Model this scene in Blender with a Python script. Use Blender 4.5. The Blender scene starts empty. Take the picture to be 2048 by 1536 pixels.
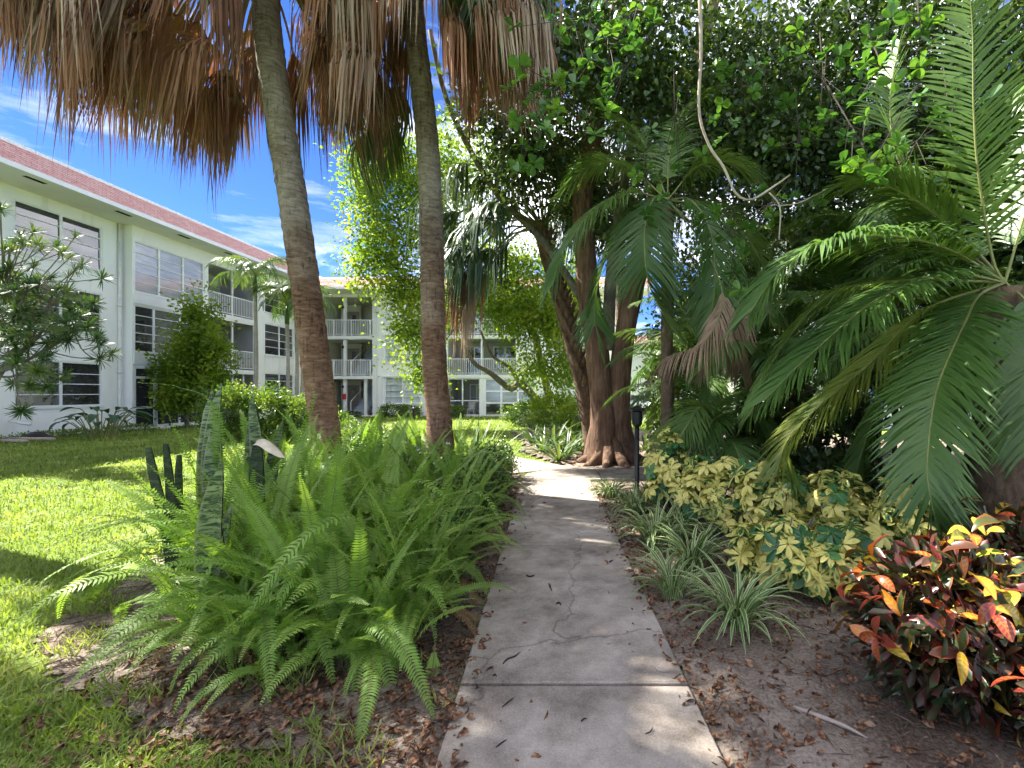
import bpy, math, random
import numpy as np
from mathutils import Vector, Matrix, Euler
R = math.radians
random.seed(7); rng = np.random.default_rng(7)
scene = bpy.context.scene
# ------------------------------------------------------------------ camera, world, sun, exposure
EYE = 1.6; FPX = 950.0; VPX = 1187.0; VPY = 785.0     # eye height, focal length and vanishing point (2048 px wide frame)
cam_d = bpy.data.cameras.new('camera'); cam = bpy.data.objects.new('camera', cam_d)
scene.collection.objects.link(cam); scene.camera = cam
cam.location = (0, 0, EYE); cam.rotation_euler = (R(90), 0, 0)
cam_d.sensor_fit = 'HORIZONTAL'; cam_d.sensor_width = 36; cam_d.lens = 36 * FPX / 2048
cam_d.shift_x = -(VPX - 1024) / 2048; cam_d.shift_y = (VPY - 768) / 2048
cam_d.clip_start = 0.05; cam_d.clip_end = 2000
SUN = Vector((-0.64, 0.25, 0.78)).normalized()          # towards the sun
elev = math.asin(SUN.z); azim = math.atan2(SUN.x, SUN.y)
world = bpy.data.worlds.new('World'); scene.world = world; world.use_nodes = True
nt = world.node_tree; nt.nodes.clear()
N = nt.nodes.new; LK = nt.links.new
sky = N('ShaderNodeTexSky'); sky.sky_type = 'NISHITA'; sky.sun_disc = False
sky.sun_elevation = elev; sky.sun_rotation = azim; sky.air_density = 0.55; sky.dust_density = 0.0; sky.ozone_density = 3.5; sky.altitude = 3000
hs = N('ShaderNodeHueSaturation'); hs.inputs['Saturation'].default_value = 1.16; hs.inputs['Hue'].default_value = 0.508; hs.inputs['Value'].default_value = 0.68
LK(sky.outputs[0], hs.inputs['Color'])
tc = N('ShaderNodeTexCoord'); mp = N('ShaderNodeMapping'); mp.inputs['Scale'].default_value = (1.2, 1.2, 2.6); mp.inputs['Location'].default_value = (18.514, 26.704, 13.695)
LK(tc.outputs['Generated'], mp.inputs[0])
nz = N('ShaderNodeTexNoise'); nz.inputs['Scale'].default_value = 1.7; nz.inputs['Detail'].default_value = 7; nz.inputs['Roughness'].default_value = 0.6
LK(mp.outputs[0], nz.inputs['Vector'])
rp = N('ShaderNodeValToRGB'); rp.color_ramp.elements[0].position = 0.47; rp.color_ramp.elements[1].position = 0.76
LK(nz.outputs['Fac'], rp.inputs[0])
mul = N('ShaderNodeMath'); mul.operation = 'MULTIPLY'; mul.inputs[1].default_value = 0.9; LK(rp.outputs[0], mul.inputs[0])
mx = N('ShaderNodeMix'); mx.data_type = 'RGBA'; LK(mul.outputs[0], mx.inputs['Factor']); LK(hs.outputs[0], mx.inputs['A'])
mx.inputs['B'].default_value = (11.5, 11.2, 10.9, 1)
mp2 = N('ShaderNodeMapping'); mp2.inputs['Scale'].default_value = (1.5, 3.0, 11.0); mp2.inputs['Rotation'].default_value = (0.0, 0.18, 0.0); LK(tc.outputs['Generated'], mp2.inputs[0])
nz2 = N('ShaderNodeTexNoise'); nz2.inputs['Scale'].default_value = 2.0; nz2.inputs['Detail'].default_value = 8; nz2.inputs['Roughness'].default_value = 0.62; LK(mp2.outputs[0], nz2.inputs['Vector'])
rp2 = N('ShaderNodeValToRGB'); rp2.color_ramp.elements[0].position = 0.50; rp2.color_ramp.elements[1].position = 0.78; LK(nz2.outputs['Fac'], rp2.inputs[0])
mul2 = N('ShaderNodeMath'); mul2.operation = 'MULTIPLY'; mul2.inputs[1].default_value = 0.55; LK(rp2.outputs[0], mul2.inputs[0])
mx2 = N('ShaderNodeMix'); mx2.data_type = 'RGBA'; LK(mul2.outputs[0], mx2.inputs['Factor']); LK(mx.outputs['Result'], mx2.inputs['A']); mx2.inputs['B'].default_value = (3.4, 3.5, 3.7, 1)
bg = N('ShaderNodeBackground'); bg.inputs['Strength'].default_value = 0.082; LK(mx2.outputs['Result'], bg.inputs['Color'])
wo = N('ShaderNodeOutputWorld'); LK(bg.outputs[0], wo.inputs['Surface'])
sd = bpy.data.lights.new('sun', 'SUN'); sd.energy = 3.3; sd.angle = R(0.55); sd.color = (1.0, 0.95, 0.86)
sun = bpy.data.objects.new('sun', sd); scene.collection.objects.link(sun)
sun.rotation_euler = (-SUN).to_track_quat('-Z', 'Y').to_euler(); sun.location = SUN * 60
scene.view_settings.view_transform = 'Standard'; scene.view_settings.look = 'None'
scene.view_settings.exposure = 2.85; scene.view_settings.gamma = 1.0
scene.cycles.max_bounces = 5; scene.cycles.diffuse_bounces = 4; scene.cycles.glossy_bounces = 2; scene.cycles.transmission_bounces = 4
scene.cycles.use_denoising = True; scene.cycles.use_adaptive_sampling = True; scene.cycles.adaptive_threshold = 0.03
# ------------------------------------------------------------------ helpers
COL = scene.collection
def W(u, v, Y): return Vector(((u - VPX) / FPX * Y, Y, EYE - (v - VPY) / FPX * Y))
def GP(u, v):
    Y = EYE * FPX / (v - VPY); return W(u, v, Y)
WL = {}
def put(o, parent=None, wl=(0, 0, 0)):
    wl = Vector(wl); COL.objects.link(o)
    if parent is not None:
        o.parent = parent; o.location = wl - WL[parent.name]
    else: o.location = wl
    WL[o.name] = wl; return o
def tag(o, label, cat, group=None, kind=None):
    if label: o['label'] = label
    if cat: o['category'] = cat
    if group: o['group'] = group
    if kind: o['kind'] = kind
    return o
def thing(name, label, cat, loc=(0, 0, 0), group=None):
    o = bpy.data.objects.new(name, None); o.empty_display_size = 0.1
    put(o, None, loc); return tag(o, label, cat, group)
class MB:
    def __init__(s): s.v = []; s.f = []; s.m = []; s.mi = []
    def vert(s, p, m=0.0): s.v.append((p[0], p[1], p[2])); s.m.append(m); return len(s.v) - 1
    def face(s, *i, k=0): s.f.append(i); s.mi.append(k)
    def quad(s, a, b, c, d, k=0): i = [s.vert(p) for p in (a, b, c, d)]; s.face(*i, k=k)
    def box(s, x0, x1, y0, y1, z0, z1, k=0):
        i = [s.vert(p) for p in ((x0,y0,z0),(x1,y0,z0),(x1,y1,z0),(x0,y1,z0),(x0,y0,z1),(x1,y0,z1),(x1,y1,z1),(x0,y1,z1))]
        for q in ((0,3,2,1),(4,5,6,7),(0,1,5,4),(1,2,6,5),(2,3,7,6),(3,0,4,7)): s.face(*[i[j] for j in q], k=k)
    def tube(s, pts, rad, n=8, cap=True, rough=0.0, k=0):
        pts = [Vector(p) for p in pts]; L = len(pts)
        if not hasattr(rad, '__len__'): rad = [rad] * L
        t0 = (pts[1] - pts[0]).normalized(); ref = Vector((1, 0, 0)) if abs(t0.x) < .8 else Vector((0, 1, 0))
        rings = []
        for j in range(L):
            t = (pts[min(j+1, L-1)] - pts[max(j-1, 0)]).normalized()
            a = (ref - t * ref.dot(t)).normalized(); b = t.cross(a); ref = a
            ring = []
            for q in range(n):
                an = 2 * math.pi * q / n; r = rad[j] * (1 + (random.uniform(-rough, rough) if rough else 0))
                ring.append(s.vert(pts[j] + a * (math.cos(an) * r) + b * (math.sin(an) * r)))
            rings.append(ring)
        for j in range(L - 1):
            for q in range(n): s.face(rings[j][q], rings[j][(q+1) % n], rings[j+1][(q+1) % n], rings[j+1][q], k=k)
        if cap:
            s.face(*rings[0][::-1], k=k); s.face(*rings[-1], k=k)
    def strip(s, pts, wid, axis, fold=0.0, up=None, k=0):
        """blade along pts, half-width wid[j] along axis (vector or list); fold lifts the margins; m = 0 at the rib, 1 at the margin"""
        prev = None
        for j, p in enumerate(pts):
            p = Vector(p); ax = axis[j] if isinstance(axis, list) else axis; w = wid[j]
            u = (up if up is not None else Vector((0, 0, 1))) * (fold * w)
            if fold or True:
                cur = (s.vert(p - ax * w + u, 1), s.vert(p, 0), s.vert(p + ax * w + u, 1))
            if prev:
                s.face(prev[0], prev[1], cur[1], cur[0], k=k); s.face(prev[1], prev[2], cur[2], cur[1], k=k)
            prev = cur
    def strip2(s, pts, wid, axis, k=0):
        prev = None
        for j, p in enumerate(pts):
            ax = axis[j] if isinstance(axis, list) else axis
            w = wid[j]
            cur = (s.vert(p - ax * w, 1), s.vert(p + ax * w, 1)) if w > 1e-6 else (s.vert(p, .5),)
            if prev:
                if len(cur) == 2 and len(prev) == 2: s.face(prev[0], prev[1], cur[1], cur[0], k=k)
                elif len(cur) == 1 and len(prev) == 2: s.face(prev[0], prev[1], cur[0], k=k)
                elif len(cur) == 2: s.face(prev[0], cur[1], cur[0], k=k)
            prev = cur
    def mesh(s, name, mats, smooth=False, attr=False):
        me = bpy.data.meshes.new(name); me.from_pydata(s.v, [], s.f)
        for m in (mats if isinstance(mats, (list, tuple)) else [mats]): me.materials.append(m)
        if any(s.mi): me.polygons.foreach_set('material_index', s.mi)
        if smooth: me.polygons.foreach_set('use_smooth', [True] * len(me.polygons))
        if attr:
            a = me.attributes.new('m', 'FLOAT', 'POINT'); a.data.foreach_set('value', s.m)
        me.update(); return me
    def obj(s, name, mats, parent=None, wl=(0, 0, 0), smooth=False, attr=False, world=True):
        """build one object; vertices are given in world space unless world is False"""
        if world and parent is not None:
            o3 = WL[parent.name]; s.v = [(a - o3[0], b - o3[1], c - o3[2]) for a, b, c in s.v]; wl = o3
        me = s.mesh(name, mats, smooth, attr); return put(bpy.data.objects.new(name, me), parent, wl)
def inst(name, me, parent, wl, rot=None, scale=1.0):
    o = bpy.data.objects.new(name, me); put(o, parent, wl)
    if rot is not None:
        if isinstance(rot, Matrix): o.rotation_euler = rot.to_euler()
        else: o.rotation_euler = rot
    o.scale = (scale,) * 3 if not hasattr(scale, '__len__') else scale
    return o
def np_mesh(name, V, F, mat, attr=None):
    """V (n,3); F (m,k) constant polygon size"""
    me = bpy.data.meshes.new(name); n, m, k = len(V), len(F), F.shape[1]
    me.vertices.add(n); me.vertices.foreach_set('co', np.ascontiguousarray(V, np.float32).ravel())
    me.loops.add(m * k); me.loops.foreach_set('vertex_index', np.ascontiguousarray(F, np.int32).ravel())
    me.polygons.add(m); me.polygons.foreach_set('loop_start', np.arange(0, m * k, k, dtype=np.int32))
    me.polygons.foreach_set('loop_total', np.full(m, k, np.int32))
    me.materials.append(mat); me.update(calc_edges=True)
    if attr is not None:
        a = me.attributes.new('m', 'FLOAT', 'POINT'); a.data.foreach_set('value', np.ascontiguousarray(attr, np.float32))
    me.validate(); return me
def unit(a): return a / np.maximum(np.linalg.norm(a, axis=-1, keepdims=True), 1e-9)
def leaf_cloud(P, D, L, Wd, fold=0.25, roundness=0):
    """P base points, D directions, L lengths, Wd half widths -> verts, faces (each leaf folded along the rib)"""
    n = len(P); D = unit(D); r = rng.normal(size=(n, 3)); r[:, 2] += 1.2
    S = unit(np.cross(D, r)); U = np.cross(S, D)
    L = np.asarray(L).reshape(-1, 1); Wd = np.asarray(Wd).reshape(-1, 1)
    if not roundness:
        V = np.stack([P, P + D * L * .5 - S * Wd + U * Wd * fold, P + D * L - U * L * .08, P + D * L * .5 + S * Wd + U * Wd * fold], 1)
        b = np.arange(n)[:, None] * 4; F = np.concatenate([b + [0, 2, 1], b + [0, 3, 2]], 0)
    else:
        V = np.stack([P, P + D*L*.35 - S*Wd*.7 + U*Wd*fold, P + D*L*.75 - S*Wd + U*Wd*fold, P + D*L - U*L*.06,
                      P + D*L*.75 + S*Wd + U*Wd*fold, P + D*L*.35 + S*Wd*.7 + U*Wd*fold], 1)
        b = np.arange(n)[:, None] * 6; F = np.concatenate([b + [0, 3, 2], b + [0, 2, 1], b + [0, 4, 3], b + [0, 5, 4]], 0)
    return V.reshape(-1, 3), F
def inpoly(x, y, poly):
    x = np.asarray(x); y = np.asarray(y); ins = np.zeros(x.shape, bool); n = len(poly)
    for i in range(n):
        x0, y0 = poly[i]; x1, y1 = poly[(i+1) % n]
        c = ((y0 > y) != (y1 > y)) & (x < (x1 - x0) * (y - y0) / (y1 - y0 + 1e-12) + x0); ins ^= c
    return ins
def edgedist(x, y, poly):
    d = np.full(np.asarray(x).shape, 1e9); n = len(poly)
    for i in range(n):
        a = np.array(poly[i]); b = np.array(poly[(i+1) % n]); ab = b - a
        t = np.clip(((x - a[0]) * ab[0] + (y - a[1]) * ab[1]) / (ab @ ab), 0, 1)
        d = np.minimum(d, np.hypot(x - a[0] - t * ab[0], y - a[1] - t * ab[1]))
    return d
# ------------------------------------------------------------------ materials
def newmat(name):
    m = bpy.data.materials.new(name); m.use_nodes = True; t = m.node_tree; t.nodes.clear()
    out = t.nodes.new('ShaderNodeOutputMaterial'); return m, t, out
def ramp(t, fac, cols):
    r = t.nodes.new('ShaderNodeValToRGB'); e = r.color_ramp.elements
    while len(e) < len(cols): e.new(0.5)
    for i, c in enumerate(cols):
        if len(c) == 4: e[i].position = c[3]
        else: e[i].position = i / (len(cols) - 1)
        e[i].color = (*c[:3], 1)
    t.links.new(fac, r.inputs[0]); return r.outputs[0]
def math2(t, op, a, b):
    n = t.nodes.new('ShaderNodeMath'); n.operation = op
    for i, q in enumerate((a, b)):
        if isinstance(q, (int, float)): n.inputs[i].default_value = q
        else: t.links.new(q, n.inputs[i])
    return n.outputs[0]
def noise(t, scale, detail=4, coord='pos', stretch=None, rough=.55, dist=0):
    n = t.nodes.new('ShaderNodeTexNoise'); n.inputs['Scale'].default_value = scale; n.inputs['Detail'].default_value = detail
    n.inputs['Roughness'].default_value = rough; n.inputs['Distortion'].default_value = dist
    if coord == 'pos': c = t.nodes.new('ShaderNodeNewGeometry').outputs['Position']
    else: c = t.nodes.new('ShaderNodeTexCoord').outputs['Object']
    if stretch:
        mp = t.nodes.new('ShaderNodeMapping'); mp.inputs['Scale'].default_value = stretch; t.links.new(c, mp.inputs[0]); c = mp.outputs[0]
    t.links.new(c, n.inputs['Vector']); return n.outputs['Fac']
def principled(t, out, color, rough=.5, spec=.5, bump=None, bstr=.3, bdist=.02, metal=0):
    p = t.nodes.new('ShaderNodeBsdfPrincipled'); p.inputs['Metallic'].default_value = metal
    if isinstance(rough, (int, float)): p.inputs['Roughness'].default_value = rough
    else: t.links.new(rough, p.inputs['Roughness'])
    p.inputs['Specular IOR Level'].default_value = spec
    if isinstance(color, tuple): p.inputs['Base Color'].default_value = (*color[:3], 1)
    else: t.links.new(color, p.inputs['Base Color'])
    if bump is not None:
        b = t.nodes.new('ShaderNodeBump'); b.inputs['Strength'].default_value = bstr; b.inputs['Distance'].default_value = bdist
        t.links.new(bump, b.inputs['Height']); t.links.new(b.outputs[0], p.inputs['Normal'])
    if out is not None: t.links.new(p.outputs[0], out.inputs['Surface'])
    return p
def mixrgb(t, fac, a, b, mode='MIX'):
    n = t.nodes.new('ShaderNodeMix'); n.data_type = 'RGBA'; n.blend_type = mode
    for k, q in (('Factor', fac), ('A', a), ('B', b)):
        if isinstance(q, (int, float)): n.inputs[k].default_value = q
        elif isinstance(q, tuple): n.inputs[k].default_value = (*q[:3], 1)
        else: t.links.new(q, n.inputs[k])
    return n.outputs['Result']
def attr(t, name='m'):
    a = t.nodes.new('ShaderNodeAttribute'); a.attribute_name = name; return a.outputs['Fac']
def finish_leaf(t, out, col, rough, trans, spec, tint=(1.25, 1.2, .55)):
    p = principled(t, None, col, rough, spec)
    if trans <= 0: t.links.new(p.outputs[0], out.inputs['Surface']); return
    tr = t.nodes.new('ShaderNodeBsdfTranslucent'); t.links.new(mixrgb(t, 1.0, col, tint, 'MULTIPLY'), tr.inputs['Color'])
    mx = t.nodes.new('ShaderNodeMixShader'); mx.inputs[0].default_value = trans
    t.links.new(p.outputs[0], mx.inputs[1]); t.links.new(tr.outputs[0], mx.inputs[2]); t.links.new(mx.outputs[0], out.inputs['Surface'])
def leafmat(name, cols, rough=.45, trans=.35, spec=.4, scale=1.5, mixrand=.5, tint=(1.7, 1.7, .75), detail=3, gain=2.2):
    m, t, out = newmat(name)
    oi = t.nodes.new('ShaderNodeObjectInfo').outputs['Random']
    nf = noise(t, scale, detail); nf = math2(t, 'MULTIPLY_ADD', nf, gain); t.nodes[-1].inputs[2].default_value = .5 - gain / 2
    f = math2(t, 'ADD', math2(t, 'MULTIPLY', oi, mixrand), math2(t, 'MULTIPLY', nf, 1 - mixrand))
    finish_leaf(t, out, ramp(t, f, cols), rough, trans, spec, tint); return m
def plain(name, color, rough=.6, spec=.4, nscale=0, namt=.15, bstr=0, bscale=30, metal=0):
    m, t, out = newmat(name); c = color
    if nscale:
        nf = noise(t, nscale, 5); d = tuple(x * (1 - namt) for x in color); b = tuple(min(1, x * (1 + namt)) for x in color)
        c = ramp(t, nf, [(*d, .3), (*b, .7)])
    bm = noise(t, bscale, 4) if bstr else None
    principled(t, out, c, rough, spec, bm, bstr, .01, metal); return m
def barkmat(name, c0, c1, c2, stretch, scale=6, bstr=.8, bdist=.03, ring=0):
    m, t, out = newmat(name); f = noise(t, scale, 8, stretch=stretch, rough=.65, dist=.4)
    g = noise(t, 1.3, 3); ff = math2(t, 'ADD', math2(t, 'MULTIPLY', f, .65), math2(t, 'MULTIPLY', g, .35))
    c = ramp(t, ff, [(*c0, .32), (*c1, .5), (*c2, .68)])
    principled(t, out, c, .9, .15, f, bstr, bdist); return m
MT = {}
# stucco with faint grime
m, t, out = newmat('white_stucco')
c = ramp(t, noise(t, .7, 6), [(.82, .82, .79, .25), (.88, .88, .86, .6)])
c = mixrgb(t, ramp(t, noise(t, 3.2, 5, stretch=(1, 1, .10)), [(0, 0, 0, .56), (.35, .35, .35, .78)]), c, (.50, .49, .45))
principled(t, out, c, .85, .2, noise(t, 45, 4), .15, .006); MT['stucco'] = m
m, t, out = newmat('cream_stucco')
principled(t, out, ramp(t, noise(t, .9, 6), [(.60, .58, .50, .3), (.68, .66, .58, .7)]), .85, .2, noise(t, 45, 4), .12, .006); MT['cream'] = m
MT['white'] = plain('white_painted_metal', (.80, .80, .80), .4, .5, 3, .05)
MT['soffit'] = plain('soffit_paint', (.78, .78, .74), .8, .2, 1.2, .06)
MT['grey_wall'] = plain('grey_porch_wall', (.36, .36, .38), .8, .2, 1.5, .1)
MT['taupe'] = plain('taupe_door', (.30, .27, .25), .6, .3, 1.5, .08)
MT['slot'] = plain('vent_slot', (.012, .012, .012), .9, .1)
def glassmat(name, c0, c1, scale=.8, rough=.06, stretch=None):
    m, t, out = newmat(name); c = ramp(t, noise(t, scale, 3, stretch=stretch), [(*c0, .3), (*c1, .7)])
    p = principled(t, out, c, rough, .9, noise(t, .6, 2), .05, .05); p.inputs['IOR'].default_value = 1.7; return m
MT['glass_dark'] = glassmat('dark_window_glass', (.012, .013, .016), (.05, .05, .055), 1.0, .03)
MT['glass_blind'] = glassmat('blind_behind_glass', (.20, .22, .25), (.40, .42, .45), 9, .12, (.12, .12, 1))
MT['glass_curtain'] = glassmat('curtain_behind_glass', (.42, .47, .48), (.62, .66, .66), 7, .15, (1, 1, .05))
MT['screen'] = plain('insect_screen', (.035, .035, .04), .75, .2, 2, .2)
m, t, out = newmat('red_shingles')
br = t.nodes.new('ShaderNodeTexBrick'); gm = t.nodes.new('ShaderNodeNewGeometry'); sx = t.nodes.new('ShaderNodeSeparateXYZ'); cx = t.nodes.new('ShaderNodeCombineXYZ')
t.links.new(gm.outputs['Position'], sx.inputs[0]); t.links.new(math2(t, 'ADD', sx.outputs[0], sx.outputs[1]), cx.inputs[0]); t.links.new(math2(t, 'MULTIPLY', sx.outputs[2], 1.0), cx.inputs[1])
t.links.new(cx.outputs[0], br.inputs['Vector']); br.inputs['Scale'].default_value = 1.0; br.inputs['Brick Width'].default_value = .3; br.inputs['Row Height'].default_value = .083
br.inputs['Mortar Size'].default_value = .006; br.inputs['Color1'].default_value = (.70, .38, .34, 1); br.inputs['Color2'].default_value = (.80, .54, .49, 1); br.inputs['Mortar'].default_value = (.25, .10, .09, 1)
cc = mixrgb(t, .35, br.outputs['Color'], ramp(t, noise(t, 7, 5), [(.52, .22, .19, .35), (.76, .48, .43, .65)]))
principled(t, out, cc, .9, .15, noise(t, 60, 3), .3, .01); MT['shingle'] = m
# ground
m, t, out = newmat('lawn_soil')
f = noise(t, 1.1, 6); g = noise(t, 28, 5)
c = ramp(t, math2(t, 'ADD', math2(t, 'MULTIPLY', f, .6), math2(t, 'MULTIPLY', g, .4)), [(.07, .12, .02, .3), (.16, .23, .04, .5), (.30, .34, .10, .72)])
principled(t, out, c, .9, .1, noise(t, 60, 5), 1.0, .04); MT['lawn'] = m
m, t, out = newmat('sandy_soil')
f = noise(t, 1.6, 6); g = noise(t, 55, 6, rough=.7)
c = ramp(t, math2(t, 'ADD', math2(t, 'MULTIPLY', f, .5), math2(t, 'MULTIPLY', g, .5)), [(.048, .034, .025, .34), (.13, .10, .078, .45), (.28, .23, .185, .57), (.40, .345, .285, .70)])
principled(t, out, c, .95, .1, g, .8, .012); MT['soil'] = m
m, t, out = newmat('weathered_concrete')
f = noise(t, .9, 7, rough=.6); g = noise(t, 6, 7, rough=.65); h = noise(t, 90, 3)
a = math2(t, 'ADD', math2(t, 'MULTIPLY', f, .55), math2(t, 'ADD', math2(t, 'MULTIPLY', g, .33), math2(t, 'MULTIPLY', h, .16)))
oi = t.nodes.new('ShaderNodeObjectInfo').outputs['Random']
a = math2(t, 'ADD', a, math2(t, 'MULTIPLY', math2(t, 'SUBTRACT', oi, .5), .08))
c = ramp(t, a, [(.06, .049, .040, .36), (.165, .138, .113, .44), (.29, .25, .21, .53), (.44, .39, .335, .64)])
vo = t.nodes.new('ShaderNodeTexVoronoi'); vo.feature = 'DISTANCE_TO_EDGE'; vo.inputs['Scale'].default_value = .55
gv = t.nodes.new('ShaderNodeNewGeometry'); vm = t.nodes.new('ShaderNodeVectorMath'); vm.operation = 'ADD'; nv = t.nodes.new('ShaderNodeTexNoise'); nv.inputs['Scale'].default_value = 3.0; nv.inputs['Detail'].default_value = 6
t.links.new(gv.outputs['Position'], nv.inputs['Vector']); vs = t.nodes.new('ShaderNodeVectorMath'); vs.operation = 'SCALE'; vs.inputs['Scale'].default_value = .5; t.links.new(nv.outputs['Color'], vs.inputs[0]); t.links.new(gv.outputs['Position'], vm.inputs[0]); t.links.new(vs.outputs[0], vm.inputs[1]); t.links.new(vm.outputs[0], vo.inputs['Vector'])
c = mixrgb(t, ramp(t, vo.outputs['Distance'], [(.55, .55, .55, 0), (0, 0, 0, .006)]), c, (.04, .035, .03))
principled(t, out, c, .88, .2, h, .45, .008); MT['concrete'] = m
MT['asphalt'] = plain('asphalt', (.06, .06, .06), .9, .2, 20, .3)
# vegetation
MT['grass'] = leafmat('grass_blades', [(.09, .145, .024), (.19, .26, .05), (.36, .38, .13)], .5, .35, .3, 1.3, 0.0)
MT['fern'] = leafmat('fern_green', [(.10, .19, .03), (.18, .30, .05), (.30, .42, .09)], .5, .38, .3, 2.2, .6)
MT['fern_dry'] = leafmat('fern_dry', [(.20, .11, .04), (.30, .19, .08)], .7, .2, .2)
MT['deadfan'] = leafmat('dead_fan_leaf', [(.085, .048, .033), (.20, .088, .05), (.31, .15, .088), (.27, .20, .15), (.46, .35, .26)], .75, .12, .15, 3.5, .8, (1.2, .95, .75))
MT['petiole'] = leafmat('dead_petiole', [(.16, .10, .05), (.26, .17, .09)], .7, 0, .2)
MT['greenfan'] = leafmat('green_fan_leaf', [(.022, .050, .018), (.045, .085, .030), (.085, .125, .045)], .38, .22, .5, 2.5, .55)
MT['brownfan'] = leafmat('browning_fan_leaf', [(.10, .06, .03), (.22, .12, .05), (.30, .19, .09)], .65, .15, .2, 2.5, .55, (1.3, 1.0, .7))
MT['feather'] = leafmat('feather_palm_green', [(.04, .088, .022), (.07, .14, .03), (.13, .205, .045)], .42, .28, .4, 1.5, .6)
MT['feather_y'] = leafmat('feather_palm_yellow', [(.06, .12, .02), (.13, .19, .03), (.25, .25, .05)], .38, .35, .45, 1.5, .5)
MT['feather_dry'] = leafmat('feather_palm_dry', [(.14, .09, .055), (.28, .19, .13), (.40, .28, .20)], .6, .2, .25, 3, .4, (1.2, 1.05, .8))
MT['rachis'] = plain('frond_stalk', (.16, .17, .05), .5, .4, 5, .25)
MT['oak'] = leafmat('bright_small_leaves', [(.075, .14, .016), (.15, .23, .022), (.28, .33, .04)], .5, .45, .25, .9, 0.0)
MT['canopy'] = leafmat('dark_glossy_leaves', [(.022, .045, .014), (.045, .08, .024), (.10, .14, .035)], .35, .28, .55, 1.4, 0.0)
MT['bigleaf'] = leafmat('thick_glossy_leaf', [(.03, .085, .02), (.06, .15, .03), (.15, .28, .04)], .3, .3, .55, 2.5, .7)
MT['shrub'] = leafmat('shrub_green', [(.045, .095, .02), (.10, .17, .035), (.22, .28, .07)], .4, .3, .45, 2.2, 0.0)
MT['hedge'] = leafmat('hedge_green', [(.035, .075, .015), (.10, .17, .03), (.22, .28, .05)], .4, .35, .4, 2.0, 0.0)
MT['ixora'] = leafmat('low_shrub_green', [(.02, .05, .012), (.05, .10, .02), (.10, .15, .035)], .4, .25, .45, 3.0, 0.0)
MT['dracaena'] = leafmat('dracaena_leaf', [(.02, .055, .014), (.05, .10, .022), (.13, .18, .045)], .4, .25, .45, 1.2, .7)
MT['broad'] = leafmat('broad_dark_leaf', [(.018, .055, .022), (.03, .085, .035)], .35, .25, .5, 2, .6)
MT['flower'] = plain('white_flower', (.85, .85, .83), .6, .2)
MT['brom'] = leafmat('bromeliad_leaf', [(.025, .06, .02), (.06, .11, .03), (.16, .21, .06)], .4, .25, .45, 2, .7)
MT['litter'] = leafmat('fallen_leaf_brown', [(.04, .022, .015), (.11, .055, .030), (.22, .105, .05), (.27, .19, .135)], .8, .08, .2, 45, .0, (1.2, 1, .8), 2, 3.6)
MT['twig'] = plain('dry_twig', (.20, .15, .11), .85, .15, 12, .35)
MT['deadpale'] = plain('dead_pale_leaf', (.52, .44, .34), .8, .2, 14, .25)
m, t, out = newmat('palm_trunk_bark')
f = noise(t, 7, 8, stretch=(1, 1, 3.4), rough=.65, dist=.6); g = noise(t, 1.1, 5); v_ = noise(t, 9, 6, stretch=(2.2, 2.2, .35), rough=.7, dist=.3)
ff = math2(t, 'ADD', math2(t, 'MULTIPLY', f, .6), math2(t, 'MULTIPLY', g, .4))
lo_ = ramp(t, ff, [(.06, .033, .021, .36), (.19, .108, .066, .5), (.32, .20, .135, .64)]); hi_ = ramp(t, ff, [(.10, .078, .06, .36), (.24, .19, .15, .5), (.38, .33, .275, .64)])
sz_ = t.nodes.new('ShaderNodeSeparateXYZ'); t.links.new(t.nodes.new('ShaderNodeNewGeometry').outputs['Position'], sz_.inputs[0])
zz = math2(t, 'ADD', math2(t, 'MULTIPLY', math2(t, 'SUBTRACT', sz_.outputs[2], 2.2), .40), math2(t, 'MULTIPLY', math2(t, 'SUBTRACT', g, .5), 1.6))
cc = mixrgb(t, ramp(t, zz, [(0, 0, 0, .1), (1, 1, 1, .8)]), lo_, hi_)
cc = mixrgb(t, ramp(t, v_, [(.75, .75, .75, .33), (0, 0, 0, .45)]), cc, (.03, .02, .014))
principled(t, out, cc, .9, .15, math2(t, 'ADD', f, math2(t, 'MULTIPLY', v_, .8)), 1.0, .035); MT['bark_palm'] = m
MT['bark_rough'] = barkmat('furrowed_bark', (.05, .030, .020), (.14, .085, .055), (.25, .16, .11), (3, 3, .5), 5, 1.0, .05)
MT['bark_grey'] = barkmat('lichen_bark', (.05, .045, .035), (.13, .115, .085), (.26, .24, .19), (1.6, 1.6, .8), 6, .8, .03)
MT['bark_boot'] = barkmat('leaf_base_bark', (.03, .022, .016), (.11, .075, .05), (.22, .15, .10), (2, 2, 1), 6, .8, .03)
MT['ringstem'] = barkmat('ringed_pale_stem', (.18, .17, .14), (.30, .28, .24), (.40, .38, .33), (.6, .6, 5), 5, .4, .01)
MT['vine'] = barkmat('pale_vine_bark', (.22, .17, .13), (.34, .28, .23), (.46, .40, .35), (1, 1, 1), 9, .5, .01)
MT['black'] = plain('black_paint', (.012, .012, .013), .4, .4)
MT['pvc'] = plain('white_pipe', (.70, .70, .67), .5, .4, 4, .1)
def margin_mat(name, mid, edge, p0, p1, rough=.4, trans=.25, jitter=.25, nscale=18, obj=.2):
    m, t, out = newmat(name); f = attr(t)
    f = math2(t, 'ADD', f, math2(t, 'MULTIPLY', math2(t, 'SUBTRACT', noise(t, nscale, 3), .5), jitter * 2))
    f = math2(t, 'ADD', f, math2(t, 'MULTIPLY', math2(t, 'SUBTRACT', t.nodes.new('ShaderNodeObjectInfo').outputs['Random'], .5), obj * 2))
    finish_leaf(t, out, ramp(t, f, [(*mid, p0), (*edge, p1)]), rough, trans, .45, (1.2, 1.2, .7)); return m
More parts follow.
